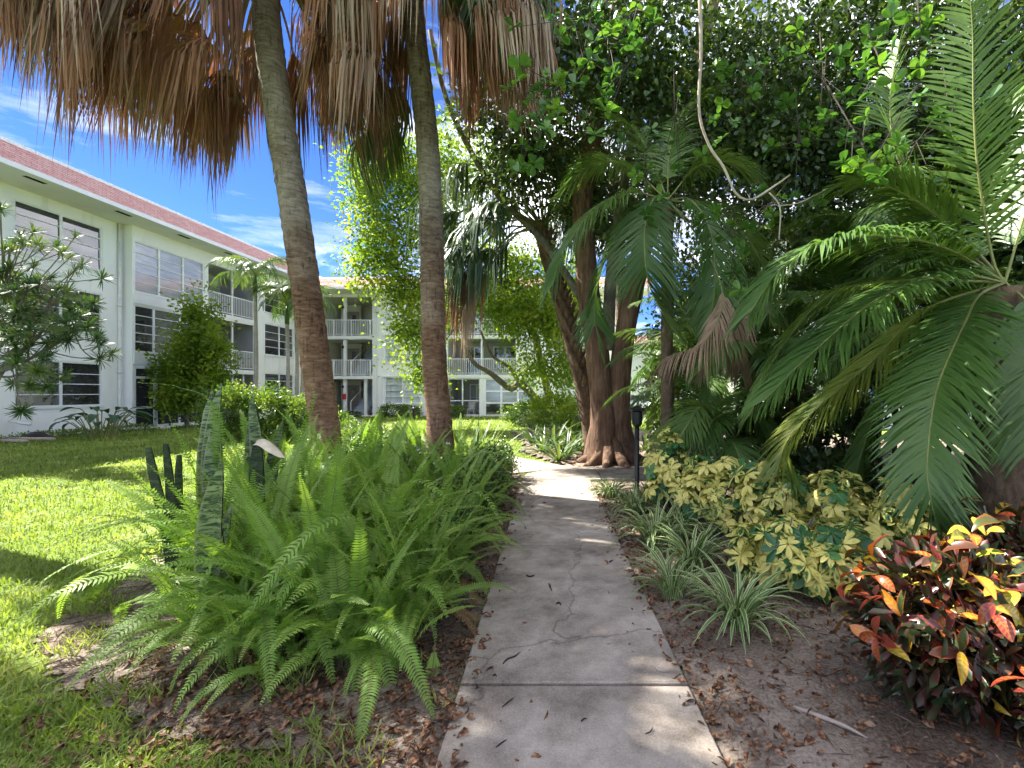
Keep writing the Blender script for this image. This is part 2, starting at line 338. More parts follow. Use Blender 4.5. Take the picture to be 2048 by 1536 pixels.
MT['lily'] = margin_mat('cream_edged_blade', (.085, .17, .04), (.56, .60, .32), .48, .88, .45, .25, .12, 10, .15)
MT['scheff_old'] = margin_mat('cream_splashed_leaflet', (.05, .14, .03), (.72, .63, .17), .0, .36, .45, .22, .34, 12, .30)
MT['scheff_g'] = leafmat('green_umbrella_leaflet', [(.02, .085, .035), (.04, .15, .05), (.09, .22, .05)], .35, .25, .5, 3, .6)
# mottled snake plant
m, t, out = newmat('mottled_snake_leaf')
f = noise(t, 9, 5, 'obj', (1.0, 1.0, 5.0), .7, .9)
e = mixrgb(t, ramp(t, attr(t), [(0, 0, 0, .84), (.7, .7, .7, .97)]), ramp(t, f, [(.025, .05, .022, .40), (.07, .11, .045, .47), (.21, .27, .115, .54), (.31, .36, .17, .75)]), (.3, .3, .2))
finish_leaf(t, out, e, .45, .08, .4); MT['snake'] = m
m, t, out = newmat('dark_snake_leaf')
f = noise(t, 8, 5, 'obj', (1.0, 1.0, 3.0), .7, .6)
finish_leaf(t, out, ramp(t, f, [(.016, .026, .010, .45), (.04, .065, .022, .55), (.09, .13, .045, .7)]), .6, .05, .4); MT['snake_d'] = m
# croton: colour by leaf, yellow veins
m, t, out = newmat('croton_leaf')
oi = t.nodes.new('ShaderNodeObjectInfo').outputs['Random']
base = ramp(t, oi, [(.018, .032, .012, 0), (.04, .085, .016, .22), (.07, .018, .016, .38), (.22, .02, .018, .5), (.40, .05, .02, .62), (.50, .15, .02, .74), (.16, .24, .02, .88), (.52, .42, .04, .98)])
so = t.nodes.new('ShaderNodeSeparateXYZ'); t.links.new(t.nodes.new('ShaderNodeTexCoord').outputs['Object'], so.inputs[0])
f2 = noise(t, 22, 4, 'obj', (1, 1, 1), .6, .8)
sv = math2(t, 'SINE', math2(t, 'ADD', math2(t, 'MULTIPLY', so.outputs[0], 330.0), math2(t, 'MULTIPLY', attr(t), -5.5)), 0)
f3 = math2(t, 'ADD', math2(t, 'MULTIPLY', sv, .13), math2(t, 'MULTIPLY', f2, .9)); f3 = math2(t, 'ADD', f3, math2(t, 'MULTIPLY', math2(t, 'LESS_THAN', attr(t), .10), .35))
vein = ramp(t, oi, [(.05, .07, .01, 0), (.12, .02, .02, .4), (.50, .28, .03, .75), (.55, .48, .05, 1)])
c = mixrgb(t, ramp(t, f3, [(0, 0, 0, .50), (.9, .9, .9, .60)]), base, vein)
c = mixrgb(t, ramp(t, attr(t), [(0, 0, 0, .72), (1, 1, 1, .95)]), c, mixrgb(t, .6, c, (.40, .06, .02)))
finish_leaf(t, out, c, .3, .15, .55, (1.1, .9, .5)); MT['croton'] = m
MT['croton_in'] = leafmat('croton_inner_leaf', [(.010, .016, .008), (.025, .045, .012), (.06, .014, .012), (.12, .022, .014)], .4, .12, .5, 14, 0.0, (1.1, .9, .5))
MT['slender'] = leafmat('slender_palm_green', [(.04, .085, .025), (.08, .14, .035), (.17, .22, .045)], .36, .32, .5, 1.5, .6)
m, t, out = newmat('cream_blotched_leaflet')
f = math2(t, 'ADD', math2(t, 'MULTIPLY', attr(t), .22), math2(t, 'MULTIPLY', math2(t, 'SUBTRACT', noise(t, 13, 3), .5), 1.7))
f = math2(t, 'ADD', math2(t, 'ADD', f, .35), math2(t, 'MULTIPLY', math2(t, 'SUBTRACT', t.nodes.new('ShaderNodeObjectInfo').outputs['Random'], .5), .45))
finish_leaf(t, out, ramp(t, f, [(.03, .10, .025, .12), (.10, .20, .04, .24), (.58, .53, .13, .36), (.70, .63, .20, .8)]), .45, .2, .4, (1.2, 1.2, .7)); MT['scheff'] = m
MT['twig_dark'] = plain('dark_twig', (.045, .038, .028), .85, .15, 12, .3)
# ------------------------------------------------------------------ ground, beds, paths
def structure(o): o['kind'] = 'structure'; return o
mb = MB(); mb.quad((-400, -300, 0), (400, -300, 0), (400, 700, 0), (-400, 700, 0)); structure(mb.obj('lawn', MT['lawn']))
xr = lambda y: .559 - .0953 * (y - 2.02)
xl = lambda y: -.669 - .094 * (y - 2.02)
BED_FERN = [(-2.95, 2.55), (-2.1, 2.2), (-1.2, 2.0), (xl(1.2) + .1, 1.2), (xl(9) + .1, 9.0), (-1.7, 9.9), (-2.8, 10.6), (-4.8, 9.8), (-5.2, 7.2), (-4.5, 5.0), (-3.9, 3.8), (-3.7, 3.1)]
BED_RIGHT = [(xr(.2) - .1, .2), (9.5, .2), (9.5, 8.5), (xr(8.42) - .1, 8.5)]
BED_TREE = [(-1.35, 11.15), (-.5, 9.85), (14, 9.85), (14, 16), (3, 19), (-2.2, 21), (-3.6, 19.5), (-2.3, 15), (-2.0, 12.6)]
def soil_bed(name, poly, h, cell=.11, seed=0):
    P = np.array(poly); x = np.arange(P[:, 0].min(), P[:, 0].max() + cell, cell); y = np.arange(P[:, 1].min(), P[:, 1].max() + cell, cell)
    X, Y = np.meshgrid(x, y); ins = inpoly(X, Y, poly); d = np.where(ins, edgedist(X, Y, poly), 0)
    r = np.random.default_rng(seed); Z = .006 + np.minimum(d * .22, h) + np.where(d > .1, r.normal(0, .007, X.shape) + .006 * np.sin(X * 6.3 + 2 * np.sin(Y * 4)) * np.sin(Y * 7.1), 0)
    nx = len(x); idx = np.arange(X.size).reshape(X.shape)
    q = ins[:-1, :-1] & ins[1:, :-1] & ins[:-1, 1:] & ins[1:, 1:]
    F = np.stack([idx[:-1, :-1][q], idx[:-1, 1:][q], idx[1:, 1:][q], idx[1:, :-1][q]], 1)
    V = np.stack([X.ravel(), Y.ravel(), Z.ravel()], 1)
    me = np_mesh(name, V, F, MT['soil']); me.polygons.foreach_set('use_smooth', [True] * len(me.polygons))
    return structure(put(bpy.data.objects.new(name, me)))
soil_bed('soil_bed', BED_FERN, .03, .07, seed=1); soil_bed('soil_bed', BED_RIGHT, .035, seed=2); soil_bed('soil_bed', BED_TREE, .06, .2, seed=3)
def soil_z(x, y):
    z = 0.0
    for p, h in ((BED_FERN, .03), (BED_RIGHT, .035), (BED_TREE, .06)):
        if inpoly(np.array([x]), np.array([y]), p)[0]: z = max(z, .006 + min(float(edgedist(np.array([x]), np.array([y]), p)[0]) * .22, h))
    return z
PATHPOLYS = []
def slab(parent, poly, top=.055, bot=-.05, gap=.010):
    c = Vector((sum(p[0] for p in poly) / len(poly), sum(p[1] for p in poly) / len(poly))); n = len(poly); PATHPOLYS.append(poly)
    mb = MB(); rings = []
    for off, z in ((gap, bot), (gap, top - .008), (gap + .009, top)):
        ring = []
        for p in poly:
            d = Vector(p) - c; q = c + d * (1 - off * 1.4 / d.length); ring.append(mb.vert((q.x, q.y, z)))
        rings.append(ring)
    for a, b in zip(rings, rings[1:]):
        for i in range(n): mb.face(a[i], a[(i+1) % n], b[(i+1) % n], b[i])
    mb.face(*rings[-1]); return mb.obj('slab', MT['concrete'], parent)
path = structure(bpy.data.objects.new('path', None)); put(path)
ys = [-1.9, -.5, .95, 2.52, 3.93, 4.83, 5.71, 6.94, 8.44]
for i, (a, b) in enumerate(zip(ys, ys[1:])): slab(path, [(xl(a), a), (xr(a), a), (xr(b), b), (xl(b), b)], .055 + (.003 if i % 2 else 0))
J = [(xl(8.44), 8.44), (xr(8.44), 8.44), (.15, 8.5), (.02, 9.95), (-.6, 10.0), (-1.30, 9.05)]
slab(path, J, .056)
for i in range(8): slab(path, [(.15 + i * 1.5, 8.5), (1.65 + i * 1.5, 8.5), (1.65 + i * 1.5, 9.95), ((.02 if i == 0 else .15 + i * 1.5), 9.95)], .055 + .003 * (i % 2))
left_pts = [(-.98, 9.55), (-2.2, 10.9), (-3.8, 12.9), (-5.4, 15.0), (-7.2, 17.4), (-9.2, 20.1), (-11.0, 22.6), (-12.8, 25.2), (-14.5, 27.8), (-15.9, 30.1), (-16.6, 31.7)]
def off(i):
    a = Vector(left_pts[max(i-1, 0)]); b = Vector(left_pts[min(i+1, len(left_pts)-1)]); d = (b - a).normalized(); return Vector((d.y, -d.x)) * .62
for i in range(len(left_pts) - 1):
    a, b = Vector(left_pts[i]), Vector(left_pts[i+1]); oa, ob = off(i), off(i+1)
    slab(path, [tuple(a - oa), tuple(a + oa), tuple(b + ob), tuple(b - ob)], .050 + .003 * (i % 2))
mb = MB(); mb.quad((2.4, 33, .004), (60, 33, .004), (60, 43, .004), (2.4, 43, .004)); structure(mb.obj('parking_road', MT['asphalt']))
# ------------------------------------------------------------------ building kit (a facade plane: h along the wall, z up, d outwards)
class Plane:
    def __init__(s, axis, pos): s.axis, s.pos = axis, pos
    def P(s, h, z, d): return (s.pos + d, h, z) if s.axis == 'x' else (h, s.pos - d, z)
    def box(s, mb, h0, h1, z0, z1, d0, d1, k=0):
        a = s.P(h0, z0, d0); b = s.P(h1, z1, d1); q = [sorted((a[i], b[i])) for i in range(3)]
        mb.box(*q[0], *q[1], *q[2], k=k)
    def wall(s, mb, h0, h1, z0, z1, holes=(), depth=.22, k=0):
        hs_ = sorted({h0, h1, *[x for o in holes for x in o[:2]]}); zs = sorted({z0, z1, *[x for o in holes for x in o[2:]]})
        for a, b in zip(hs_, hs_[1:]):
            for c, e in zip(zs, zs[1:]):
                mh, mz = (a + b) / 2, (c + e) / 2
                if any(o[0] < mh < o[1] and o[2] < mz < o[3] for o in holes): continue
                mb.quad(s.P(a, c, 0), s.P(b, c, 0), s.P(b, e, 0), s.P(a, e, 0), k=k)
        for a, b, c, e in holes:
            mb.quad(s.P(a, c, 0), s.P(b, c, 0), s.P(b, c, -depth), s.P(a, c, -depth), k=k); mb.quad(s.P(a, e, 0), s.P(b, e, 0), s.P(b, e, -depth), s.P(a, e, -depth), k=k)
            mb.quad(s.P(a, c, 0), s.P(a, e, 0), s.P(a, e, -depth), s.P(a, c, -depth), k=k); mb.quad(s.P(b, c, 0), s.P(b, e, 0), s.P(b, e, -depth), s.P(b, c, -depth), k=k)
    def window(s, parent, h0, h1, z0, z1, cols, rows, glass, inset=.07, fr=.055, bar=.032, proud=0.0, split=None, sill=True):
        """window part (frame, mullions, lite bars) with one pane sub-part per lite"""
        mb = MB(); d0, d1 = -inset - .03, -inset + .045 + proud
        s.box(mb, h0, h1, z0, z0 + fr, d0, d1); s.box(mb, h0, h1, z1 - fr, z1, d0, d1)
        s.box(mb, h0, h0 + fr, z0 + fr, z1 - fr, d0, d1); s.box(mb, h1 - fr, h1, z0 + fr, z1 - fr, d0, d1)
        cs = split or [h0 + (h1 - h0) * i / cols for i in range(cols + 1)]
        for q in cs[1:-1]: s.box(mb, q - fr * .75, q + fr * .75, z0 + fr, z1 - fr, d0, d1 - .004)
        zs = [z0 + fr + (z1 - z0 - 2 * fr) * i / rows for i in range(rows + 1)]
        for i in range(cols):
            a = cs[i] + (fr if i == 0 else fr * .75); b = cs[i+1] - (fr if i == cols - 1 else fr * .75)
            for q in zs[1:-1]: s.box(mb, a, b, q - bar / 2, q + bar / 2, d0 + .02, d1 - .015)
        if sill: s.box(mb, h0 - .05, h1 + .05, z0 - .06, z0, -inset, .05)
        w = mb.obj('window', MT['white'], parent)
        for i in range(cols):
            a = cs[i] + (fr if i == 0 else fr * .75); b = cs[i+1] - (fr if i == cols - 1 else fr * .75)
            for j in range(rows):
                pm = MB(); g = glass[(i + j) % len(glass)] if isinstance(glass, list) else (glass(i, j) if callable(glass) else glass)
                tilt = random.uniform(0, .012)
                lo, hi = zs[j] + (bar / 2 if j else 0), zs[j+1] - (bar / 2 if j < rows - 1 else 0)
                q = [s.P(a, lo, -inset - .005 + tilt), s.P(b, lo, -inset - .005 + tilt), s.P(b, hi, -inset - .005), s.P(a, hi, -inset - .005)]
                pm.quad(*q); q2 = [tuple(Vector(p) + (Vector(s.P(0, 0, -.006)) - Vector(s.P(0, 0, 0)))) for p in q]; pm.quad(*q2[::-1])
                pm.obj('pane', g, w)
        return w
    def railing(s, parent, h0, h1, z0, z1, d=-.05, step=.125, posts=()):
        mb = MB(); s.box(mb, h0, h1, z1 - .05, z1, d - .03, d + .03); s.box(mb, h0, h1, z0 + .08, z0 + .115, d - .018, d + .018)
        n = int((h1 - h0) / step)
        for i in range(1, n): q = h0 + (h1 - h0) * i / n; s.box(mb, q - .013, q + .013, z0 + .115, z1 - .05, d - .012, d + .012)
        for q in posts: s.box(mb, q - .025, q + .025, z0, z1 - .05, d - .025, d + .025)
        return mb.obj('railing', MT['white'], parent)
    def mansard(s, parent, h0, h1, z0, z1, d0, d1, courses, m0=0, m1=0):
        """overlapping shingle courses rising from (d0, z0) back to (d1, z1)"""
        for i in range(courses):
            t0, t1 = i / courses, (i + 1) / courses + .03
            za, zb = z0 + (z1 - z0) * t0, z0 + (z1 - z0) * t1; da, db = d0 + (d1 - d0) * t0, d0 + (d1 - d0) * t1
            mb = MB(); e = .022
            mb.quad(s.P(h0 + m0 * t0, za, da + e), s.P(h1 - m1 * t0, za, da + e), s.P(h1 - m1 * t1, zb, db), s.P(h0 + m0 * t1, zb, db))
            mb.quad(s.P(h0 + m0 * t0, za, da), s.P(h1 - m1 * t0, za, da), s.P(h1 - m1 * t0, za, da + e), s.P(h0 + m0 * t0, za, da + e))
            mb.obj('shingle_course', MT['shingle'], parent)
# ------------------------------------------------------------------ long wing on the left
wing = thing('apartment_building', 'long white three-storey apartment wing with pink shingled eave, left of the lawn', 'building', (-20, 20, 0))
A = Plane('x', -20.0); B = Plane('x', -19.58); YE = 31.8
winA = [(16.4, 19.35, z0, z1) for z0, z1 in ((1.07, 2.78), (3.96, 5.60), (6.54, 8.30))]
winA0 = [(9.0, 12.0, z0, z1) for z0, z1 in ((1.07, 2.78), (3.96, 5.60), (6.54, 8.30))]
mb = MB(); A.wall(mb, 5, 20.17, 0, 8.72, winA + winA0, .12); mb.quad((-20, 20.17, 0), (-19.58, 20.17, 0), (-19.58, 20.17, 8.72), (-20, 20.17, 8.72))
mb.quad((-32, 5, 0), (-20, 5, 0), (-20, 5, 8.72), (-32, 5, 8.72))
mb.box(-20.6, -20.3, 5, 20.1, 0, 8.7); mb.obj('wall', MT['stucco'], wing)
bay = [(20.27, 23.9, 5.92, 8.10), (20.27, 23.9, 3.35, 5.36), (20.27, 23.9, .06, 2.74)]
bal = [(24.15, 27.5, .06, 2.62), (24.15, 27.5, 2.86, 5.45), (24.15, 27.5, 5.76, 8.2)]
wc = [(28.3, 31.0, 1.1, 2.77), (28.3, 31.0, 3.86, 5.75), (28.3, 31.0, 6.4, 8.15)]
mb = MB(); B.wall(mb, 20.17, YE, 0, 8.72, bay + bal + wc, .14); mb.obj('wall', MT['stucco'], wing)
mb = MB()
for a, b, c, e in bal:      # recessed porches: floor, back and side walls
    x0, x1 = -21.6, -19.72
    mb.quad((x0, a, c), (x1, a, c), (x1, b, c), (x0, b, c)); mb.quad((x0, a, e), (x1, a, e), (x1, b, e), (x0, b, e))
    mb.quad((x0, a, c), (x0, b, c), (x0, b, e), (x0, a, e)); mb.quad((x0, a, c), (x1, a, c), (x1, a, e), (x0, a, e)); mb.quad((x0, b, c), (x1, b, c), (x1, b, e), (x0, b, e))
mb.obj('porch_recess', MT['grey_wall'], wing)
for a, b, c, e in winA:
    A.window(wing, a, b, c, e, 2, 4, MT['glass_dark'])
def bayglass(i, j): return MT['glass_dark']
B.window(wing, *bay[0], 3, 5, MT['glass_blind'], split=[20.27, 21.45, 22.7, 23.9])
B.window(wing, *bay[1], 3, 5, MT['glass_dark'], split=[20.27, 21.2, 22.55, 23.9])
mb = MB(); B.box(mb, 20.22, 23.95, 5.42, 5.86, 0, .035); mb.obj('apron_panel', MT['white'], wing)
mb = MB(); B.box(mb, 20.22, 23.95, 2.80, 3.27, 0, .035); mb.obj('apron_panel', MT['white'], wing)
mb = MB()
for q in (20.3, 21.25, 21.32, 22.5, 23.85): B.box(mb, q - .05, q + .05, .06, 2.74, -.10, -.02)
for q in (.12, .95, 2.25, 2.68): B.box(mb, 20.35, 23.8, q - .05, q + .05, -.095, -.025)
o = mb.obj('screen_frame', MT['white'], wing)
hs_ = [20.35, 21.2, 22.45, 23.8]; zs = [.17, .9, 2.2, 2.63]
for i in range(3):
    for j in range(3):
        pm = MB(); B.box(pm, hs_[i] + (.17 if i == 1 else (.1 if i else 0)), hs_[i+1], zs[j] + (.1 if j else 0), zs[j+1], -.075, -.068); pm.obj('screen_panel', MT['screen'], o)
for k, (a, b, c, e) in enumerate(bal):
    mb = MB(); B.box(mb, a, b, c - .22, c + .0, -.12, .03) if k else None
    for q in (25.82,): B.box(mb, q - .04, q + .04, c + .001, e - .001, -.11, -.03)
    if k == 0:
        B.box(mb, 26.6, 26.66, c, e, -.11, -.03); B.box(mb, a, b, 1.0, 1.06, -.10, -.04)
    mb.obj('balcony_frame', MT['white'], wing)
    if k: B.railing(wing, a, b, c, c + 1.07, -.07, .12)
for a, b, c, e in wc: B.window(wing, a, b, c, e, 2, 4, MT['glass_dark'])
mb = MB()   # soffit slab and fascia
mb.box(-21, -18.3, 4, 30.2, 8.72, 8.80); mb.obj('soffit', MT['soffit'], wing)
mb = MB(); mb.box(-18.32, -18.24, 4, 30.2, 8.70, 8.86); mb.obj('fascia', MT['white'], wing)
A2 = Plane('x', -18.3); A2.mansard(wing, 4, 30.6, 8.86, 9.62, .0, -.42, 9)
mb = MB(); mb.box(-18.84, -18.70, 4, 31, 9.60, 9.70); mb.obj('roof_cap', MT['white'], wing)
mb = MB(); mb.box(-32, -18.80, 4, 34, 9.5, 9.6); mb.obj('roof', MT['soffit'], wing)
for y in (10.2, 13.0, 15.9, 18.9, 21.7, 24.4, 27.0):
    mb = MB(); mb.box(-18.78, -18.62, y - .3, y + .3, 8.712, 8.719); mb.obj('soffit_vent', MT['slot'], wing)
mb = MB(); px, py = -19.93, 19.98
mb.tube([(px, py, 8.7), (px, py, .32), (px, py + .02, .16), (px + .12, py + .06, .07), (px + .5, py + .3, .05), (px + 1.4, py + .8, .045)], .065, 10)
for z in (2.4, 5.2): mb.tube([(px, py, z), (px, py, z + .1)], .085, 10)
mb.obj('downspout', MT['pvc'], wing, smooth=True)
# ------------------------------------------------------------------ block closing the court
block = thing('apartment_building', 'white three-storey block with open stairwell and red roof behind the lawn', 'building', (-14, 31.8, 0))
C_ = Plane('y', 31.8); XE = 2.2
st = [(-18.6, -14.8, .05, 2.5), (-18.6, -14.8, 2.72, 5.16), (-18.6, -14.8, 5.40, 8.0)]
wl_ = [(-14.0, -11.55, .86, 2.62), (-14.0, -11.55, 3.6, 5.40), (-14.0, -11.55, 6.3, 7.95)]
po = [(-9.78, -7.6, .05, 2.55), (-9.78, -5.2, 2.80, 5.20), (-9.78, -5.2, 5.45, 7.95)]
gw = [(-7.3, -3.95, .03, 2.55)]; more = [(-2.6, -.3, .86, 2.62), (-2.6, -.3, 3.6, 5.4), (-2.6, -.3, 6.3, 7.95)]
mb = MB(); C_.wall(mb, -19.58, XE, 0, 8.18, st + wl_ + po + gw + more, .16)
mb.quad((XE, 31.8, 0), (XE, 43, 0), (XE, 43, 8.18), (XE, 31.8, 8.18)); mb.obj('wall', MT['stucco'], block)
mb = MB()
for k, (a, b, c, e) in enumerate(st):
    y0, y1 = 31.96, 35.4
    mb.quad((a, y1, c), (b, y1, c), (b, y1, e), (a, y1, e)); mb.quad((a, y0, c), (a, y1, c), (a, y1, e), (a, y0, e)); mb.quad((b, y0, c), (b, y1, c), (b, y1, e), (b, y0, e))
    mb.quad((a, y0, c), (b, y0, c), (b, y1, c), (a, y1, c)); mb.quad((a, y0, e), (b, y0, e), (b, y1, e), (a, y1, e))
mb.obj('stairwell_recess', MT['cream'], block)
mb = MB()
for k, (a, b, c, e) in enumerate(po):
    y0, y1 = 31.96, 34.2
    mb.quad((a, y1, c), (b, y1, c), (b, y1, e), (a, y1, e)); mb.quad((a, y0, c), (a, y1, c), (a, y1, e), (a, y0, e)); mb.quad((b, y0, c), (b, y1, c), (b, y1, e), (b, y0, e))
    mb.quad((a, y0, c), (b, y0, c), (b, y1, c), (a, y1, c)); mb.quad((a, y0, e), (b, y0, e), (b, y1, e), (a, y1, e))
mb.obj('porch_recess', MT['grey_wall'], block)
for k in (1, 2):
    a, b, c, e = st[k]; mb = MB(); C_.box(mb, a, b, c - .2, c, -.14, .05); mb.obj('balcony_slab', MT['white'], block)
    C_.railing(block, a, b, c, c + 1.08, -.02, .115, (-17.4, -16.2, -14.95))
    a, b, c, e = po[k]; mb = MB(); C_.box(mb, a, b, c - .22, c, -.14, .05); C_.box(mb, -7.55, -7.45, c, e, -.12, -.03); mb.obj('balcony_slab', MT['white'], block)
    C_.railing(block, a, b, c, c + 1.08, -.02, .125)
    C_2 = Plane('y', 34.1); C_2.window(block, -9.2, -7.9, c + .05, c + 2.1, 2, 2, MT['glass_dark'], sill=False); C_2.window(block, -7.2, -5.5, c + .5, c + 2.1, 2, 2, MT['glass_dark'], sill=False)
for k, (a, b, c, e) in enumerate(st):
    mb = MB(); C_.box(mb, -16.82, -16.64, c + .001, e - .001, -.30, -.12)
    if k == 0: C_.box(mb, -15.42, -15.24, c, e, -.30, -.12)
    mb.obj('post', MT['white'], block)
    D = Plane('y', 34.6); mb = MB(); D.box(mb, -18.4, -16.95, c, e - .02, -.1, 0); mb.obj('inner_wall', MT['cream'], block)
    mb = MB(); D.box(mb, -17.95, -17.05, c + .01, c + 2.08, 0, .04); dr = mb.obj('door', MT['taupe'], block)
    mb = MB(); D.box(mb, -17.55, -17.25, c + 1.3, c + 1.85, .041, .05); mb.obj('door_window', MT['glass_dark'], dr)
    mb = MB(); C_.box(mb, -16.86, -16.76, c + 1.85, c + 2.02, -.12, .0); mb.obj('wall_lamp', MT['black'], block)
    # flight of steps
    if k < 2:
        for i in range(11):
            mb = MB(); mb.box(-16.4, -15.45, 32.25 + i * .26, 32.25 + (i + 1) * .26 + .03, c + .001 + max(0, i - 1) * .19, c + .19 + i * .19 + (.03 if i == 0 else 0)); mb.obj('step', MT['step'] if 'step' in MT else MT.setdefault('step', plain('blue_grey_step_paint', (.33, .37, .42), .6, .3, 4, .12)), block)
        mb = MB(); mb.tube([(-16.45, 32.2, c + .95), (-16.45, 34.9, c + 2.4)], .025, 8); mb.tube([(-16.45, 32.2, c), (-16.45, 32.2, c + .95)], .025, 8); mb.obj('handrail', MT['white'], block)
mb = MB(); C_.box(mb, -16.84, -16.62, 1.15, 1.5, -.12, -.02); mb.obj('alarm_box', plain('red_paint', (.35, .03, .03), .5, .4), block)
C_.window(block, *wl_[0], 2, 4, MT['glass_curtain'], proud=.04); C_.window(block, *wl_[1], 2, 4, MT['glass_curtain'], proud=.04); C_.window(block, *wl_[2], 2, 4, MT['glass_curtain'])
for a, b, c, e in wl_[:2]:
    mb = MB(); C_.box(mb, a - .16, a - .06, c - .05, e + .05, 0, .05); C_.box(mb, a - .16, b + .1, e + .02, e + .08, 0, .10); mb.obj('shutter_track', MT['white'], block)
for q in more: C_.window(block, *q, 2, 4, MT['glass_curtain'])
C_.window(block, *gw[0], 3, 3, lambda i, j: MT['glass_dark'] if j == 0 else MT['glass_blind'], bar=.11, fr=.09, sill=False)
mb = MB()
for q in (-9.74, -8.78, -7.64): C_.box(mb, q - .035, q + .035, .05, 2.55, -.10, -.03)
for q in (.09, 1.05, 2.51): C_.box(mb, -9.7, -7.68, q - .03, q + .03, -.095, -.035)
mb.obj('screen_frame', MT['white'], block)
C_3 = Plane('y', 34.15); C_3.window(block, -8.9, -7.9, .25, 2.2, 2, 2, MT['glass_blind'], sill=False)
mb = MB(); mb.box(-19.0, XE + 1.5, 30.1, 32.5, 8.18, 8.26); mb.obj('soffit', MT['soffit'], block)
mb = MB(); mb.box(-18.2, XE + 1.5, 30.02, 30.12, 8.16, 8.32); mb.obj('fascia', MT['white'], block)
Plane('y', 30.08).mansard(block, -19, XE + 1.5, 8.32, 8.98, 0, -.4, 7)
mb = MB(); mb.box(-19.5, XE + 1.5, 30.5, 43, 8.90, 8.97); mb.obj('roof', MT['soffit'], block)
mb = MB(); mb.tube([(-14.45, 31.74, 8.1), (-14.45, 31.74, .1)], .04, 8); mb.obj('downspout', MT['pvc'], block)
# porch chair behind the screen
ch = thing('porch_chair', 'pale plastic armchair on the screened ground-floor porch', 'chair', (-8.5, 33.0, .05))
mb = MB(); mb.box(-8.75, -8.25, 32.8, 33.25, .42, .47); mb.obj('seat', MT['pvc'], ch)
mb = MB(); mb.box(-8.75, -8.25, 33.25, 33.3, .47, .95); mb.obj('backrest', MT['pvc'], ch)
for x in (-8.73, -8.31):
    for y in (32.82, 33.2): mb = MB(); mb.box(x, x + .05, y, y + .05, .051, .42); mb.obj('leg', MT['pvc'], ch)
    mb = MB(); mb.box(x, x + .06, 32.8, 33.25, .64, .68); mb.obj('armrest', MT['pvc'], ch)
# ------------------------------------------------------------------ far building across the parking
far = thing('apartment_building', 'distant white building glimpsed across the parking between trunks', 'building', (12, 46, 0))
F_ = Plane('y', 46.0); holes = [(x, x + 2.2, z, z + 1.5) for x in (6, 11, 16, 21, 26, 31) for z in (1.0, 3.8)]
mb = MB(); F_.wall(mb, 3.5, 60, 0, 6.2, holes, .15); mb.quad((3.5, 46, 0), (3.5, 56, 0), (3.5, 56, 6.2), (3.5, 46, 6.2)); mb.obj('wall', MT['stucco'], far)
for q in holes: F_.window(far, *q, 2, 2, MT['glass_dark'])
mb = MB(); mb.box(2.8, 61, 45, 56, 6.2, 6.3); mb.obj('soffit', MT['soffit'], far)
Plane('y', 45.0).mansard(far, 2.8, 61, 6.3, 7.0, 0, -.4, 5)
# right wing seen through the palms
rw = thing('apartment_building', 'white building wall glimpsed through the feather palms beyond the side path', 'building', (20, 14, 0))
R_ = Plane('y', 21.0); holes = [(x, x + 2.4, z, z + 1.6) for x in (10.5, 15.5, 20.5, 25.5) for z in (1.0, 3.8, 6.5)]
mb = MB(); R_.wall(mb, 8.6, 40, 0, 8.7, holes, .15); mb.quad((8.6, 21, 0), (8.6, 31, 0), (8.6, 31, 8.7), (8.6, 21, 8.7)); mb.obj('wall', MT['stucco'], rw)
for q in holes: R_.window(rw, *q, 2, 4, MT['glass_dark'])
mb = MB(); mb.box(7.5, 41, 19.5, 31, 8.7, 8.8); mb.obj('soffit', MT['soffit'], rw)
# ------------------------------------------------------------------ parked car
def car(loc):
    t = thing('parked_car', 'white car parked beyond the thick trunk, mostly hidden', 'car', loc); x, y, z = loc
    prof = [(-2.2, .35), (-2.25, .75), (-1.9, .92), (-1.0, 1.0), (-.35, 1.42), (.9, 1.45), (1.65, 1.02), (2.15, .95), (2.25, .6), (2.2, .35)]
    mb = MB()
    for s, w in ((-1, .80), (1, .80)): pass
    rows = []
    for w, inset in ((-.86, .05), (-.80, 0), (.80, 0), (.86, .05)):
        rows.append([mb.vert((x + w * (1 if q[1] < 1.05 else .84), y + q[0] * (1 - inset * .3), z + q[1] - (inset if q[1] > .5 else -inset))) for q in prof])
    n = len(prof)
    for a, b in zip(rows, rows[1:]):
        for i in range(n): mb.face(a[i], a[(i+1) % n], b[(i+1) % n], b[i])
    mb.face(*rows[0]); mb.face(*rows[-1][::-1])
    mb.obj('body', plain('white_car_paint', (.80, .80, .80), .25, .6), t)
    mb = MB(); mb.quad((x-.62, y-1.02, z+1.03), (x+.62, y-1.02, z+1.03), (x+.55, y-.46, z+1.38), (x-.55, y-.46, z+1.38)); mb.obj('windscreen', MT['glass_dark'], t)
    for s in (-1, 1):
        mb = MB(); mb.quad((x+s*.76, y-.75, z+1.04), (x+s*.76, y+1.35, z+1.06), (x+s*.735, y+.85, z+1.38), (x+s*.735, y-.3, z+1.36)); mb.obj('side_window', MT['glass_dark'], t)
        mb = MB(); mb.box(x+s*.6-.13, x+s*.6+.13, y-2.27, y-2.2, z+.66, z+.8); mb.obj('headlight', plain('lamp_lens', (.5, .5, .5), .1, .8), t)
        for q in (-1.35, 1.4):
            mb = MB(); mb.tube([(x+s*.66, y+q, z+.32), (x+s*.88, y+q, z+.32)], .32, 16); w = mb.obj('wheel', MT['black'], t)
            mb = MB(); mb.tube([(x+s*.875, y+q, z+.32), (x+s*.89, y+q, z+.32)], .2, 12); mb.obj('rim', MT['pvc'], w)
car((3.35, 36.0, .01))
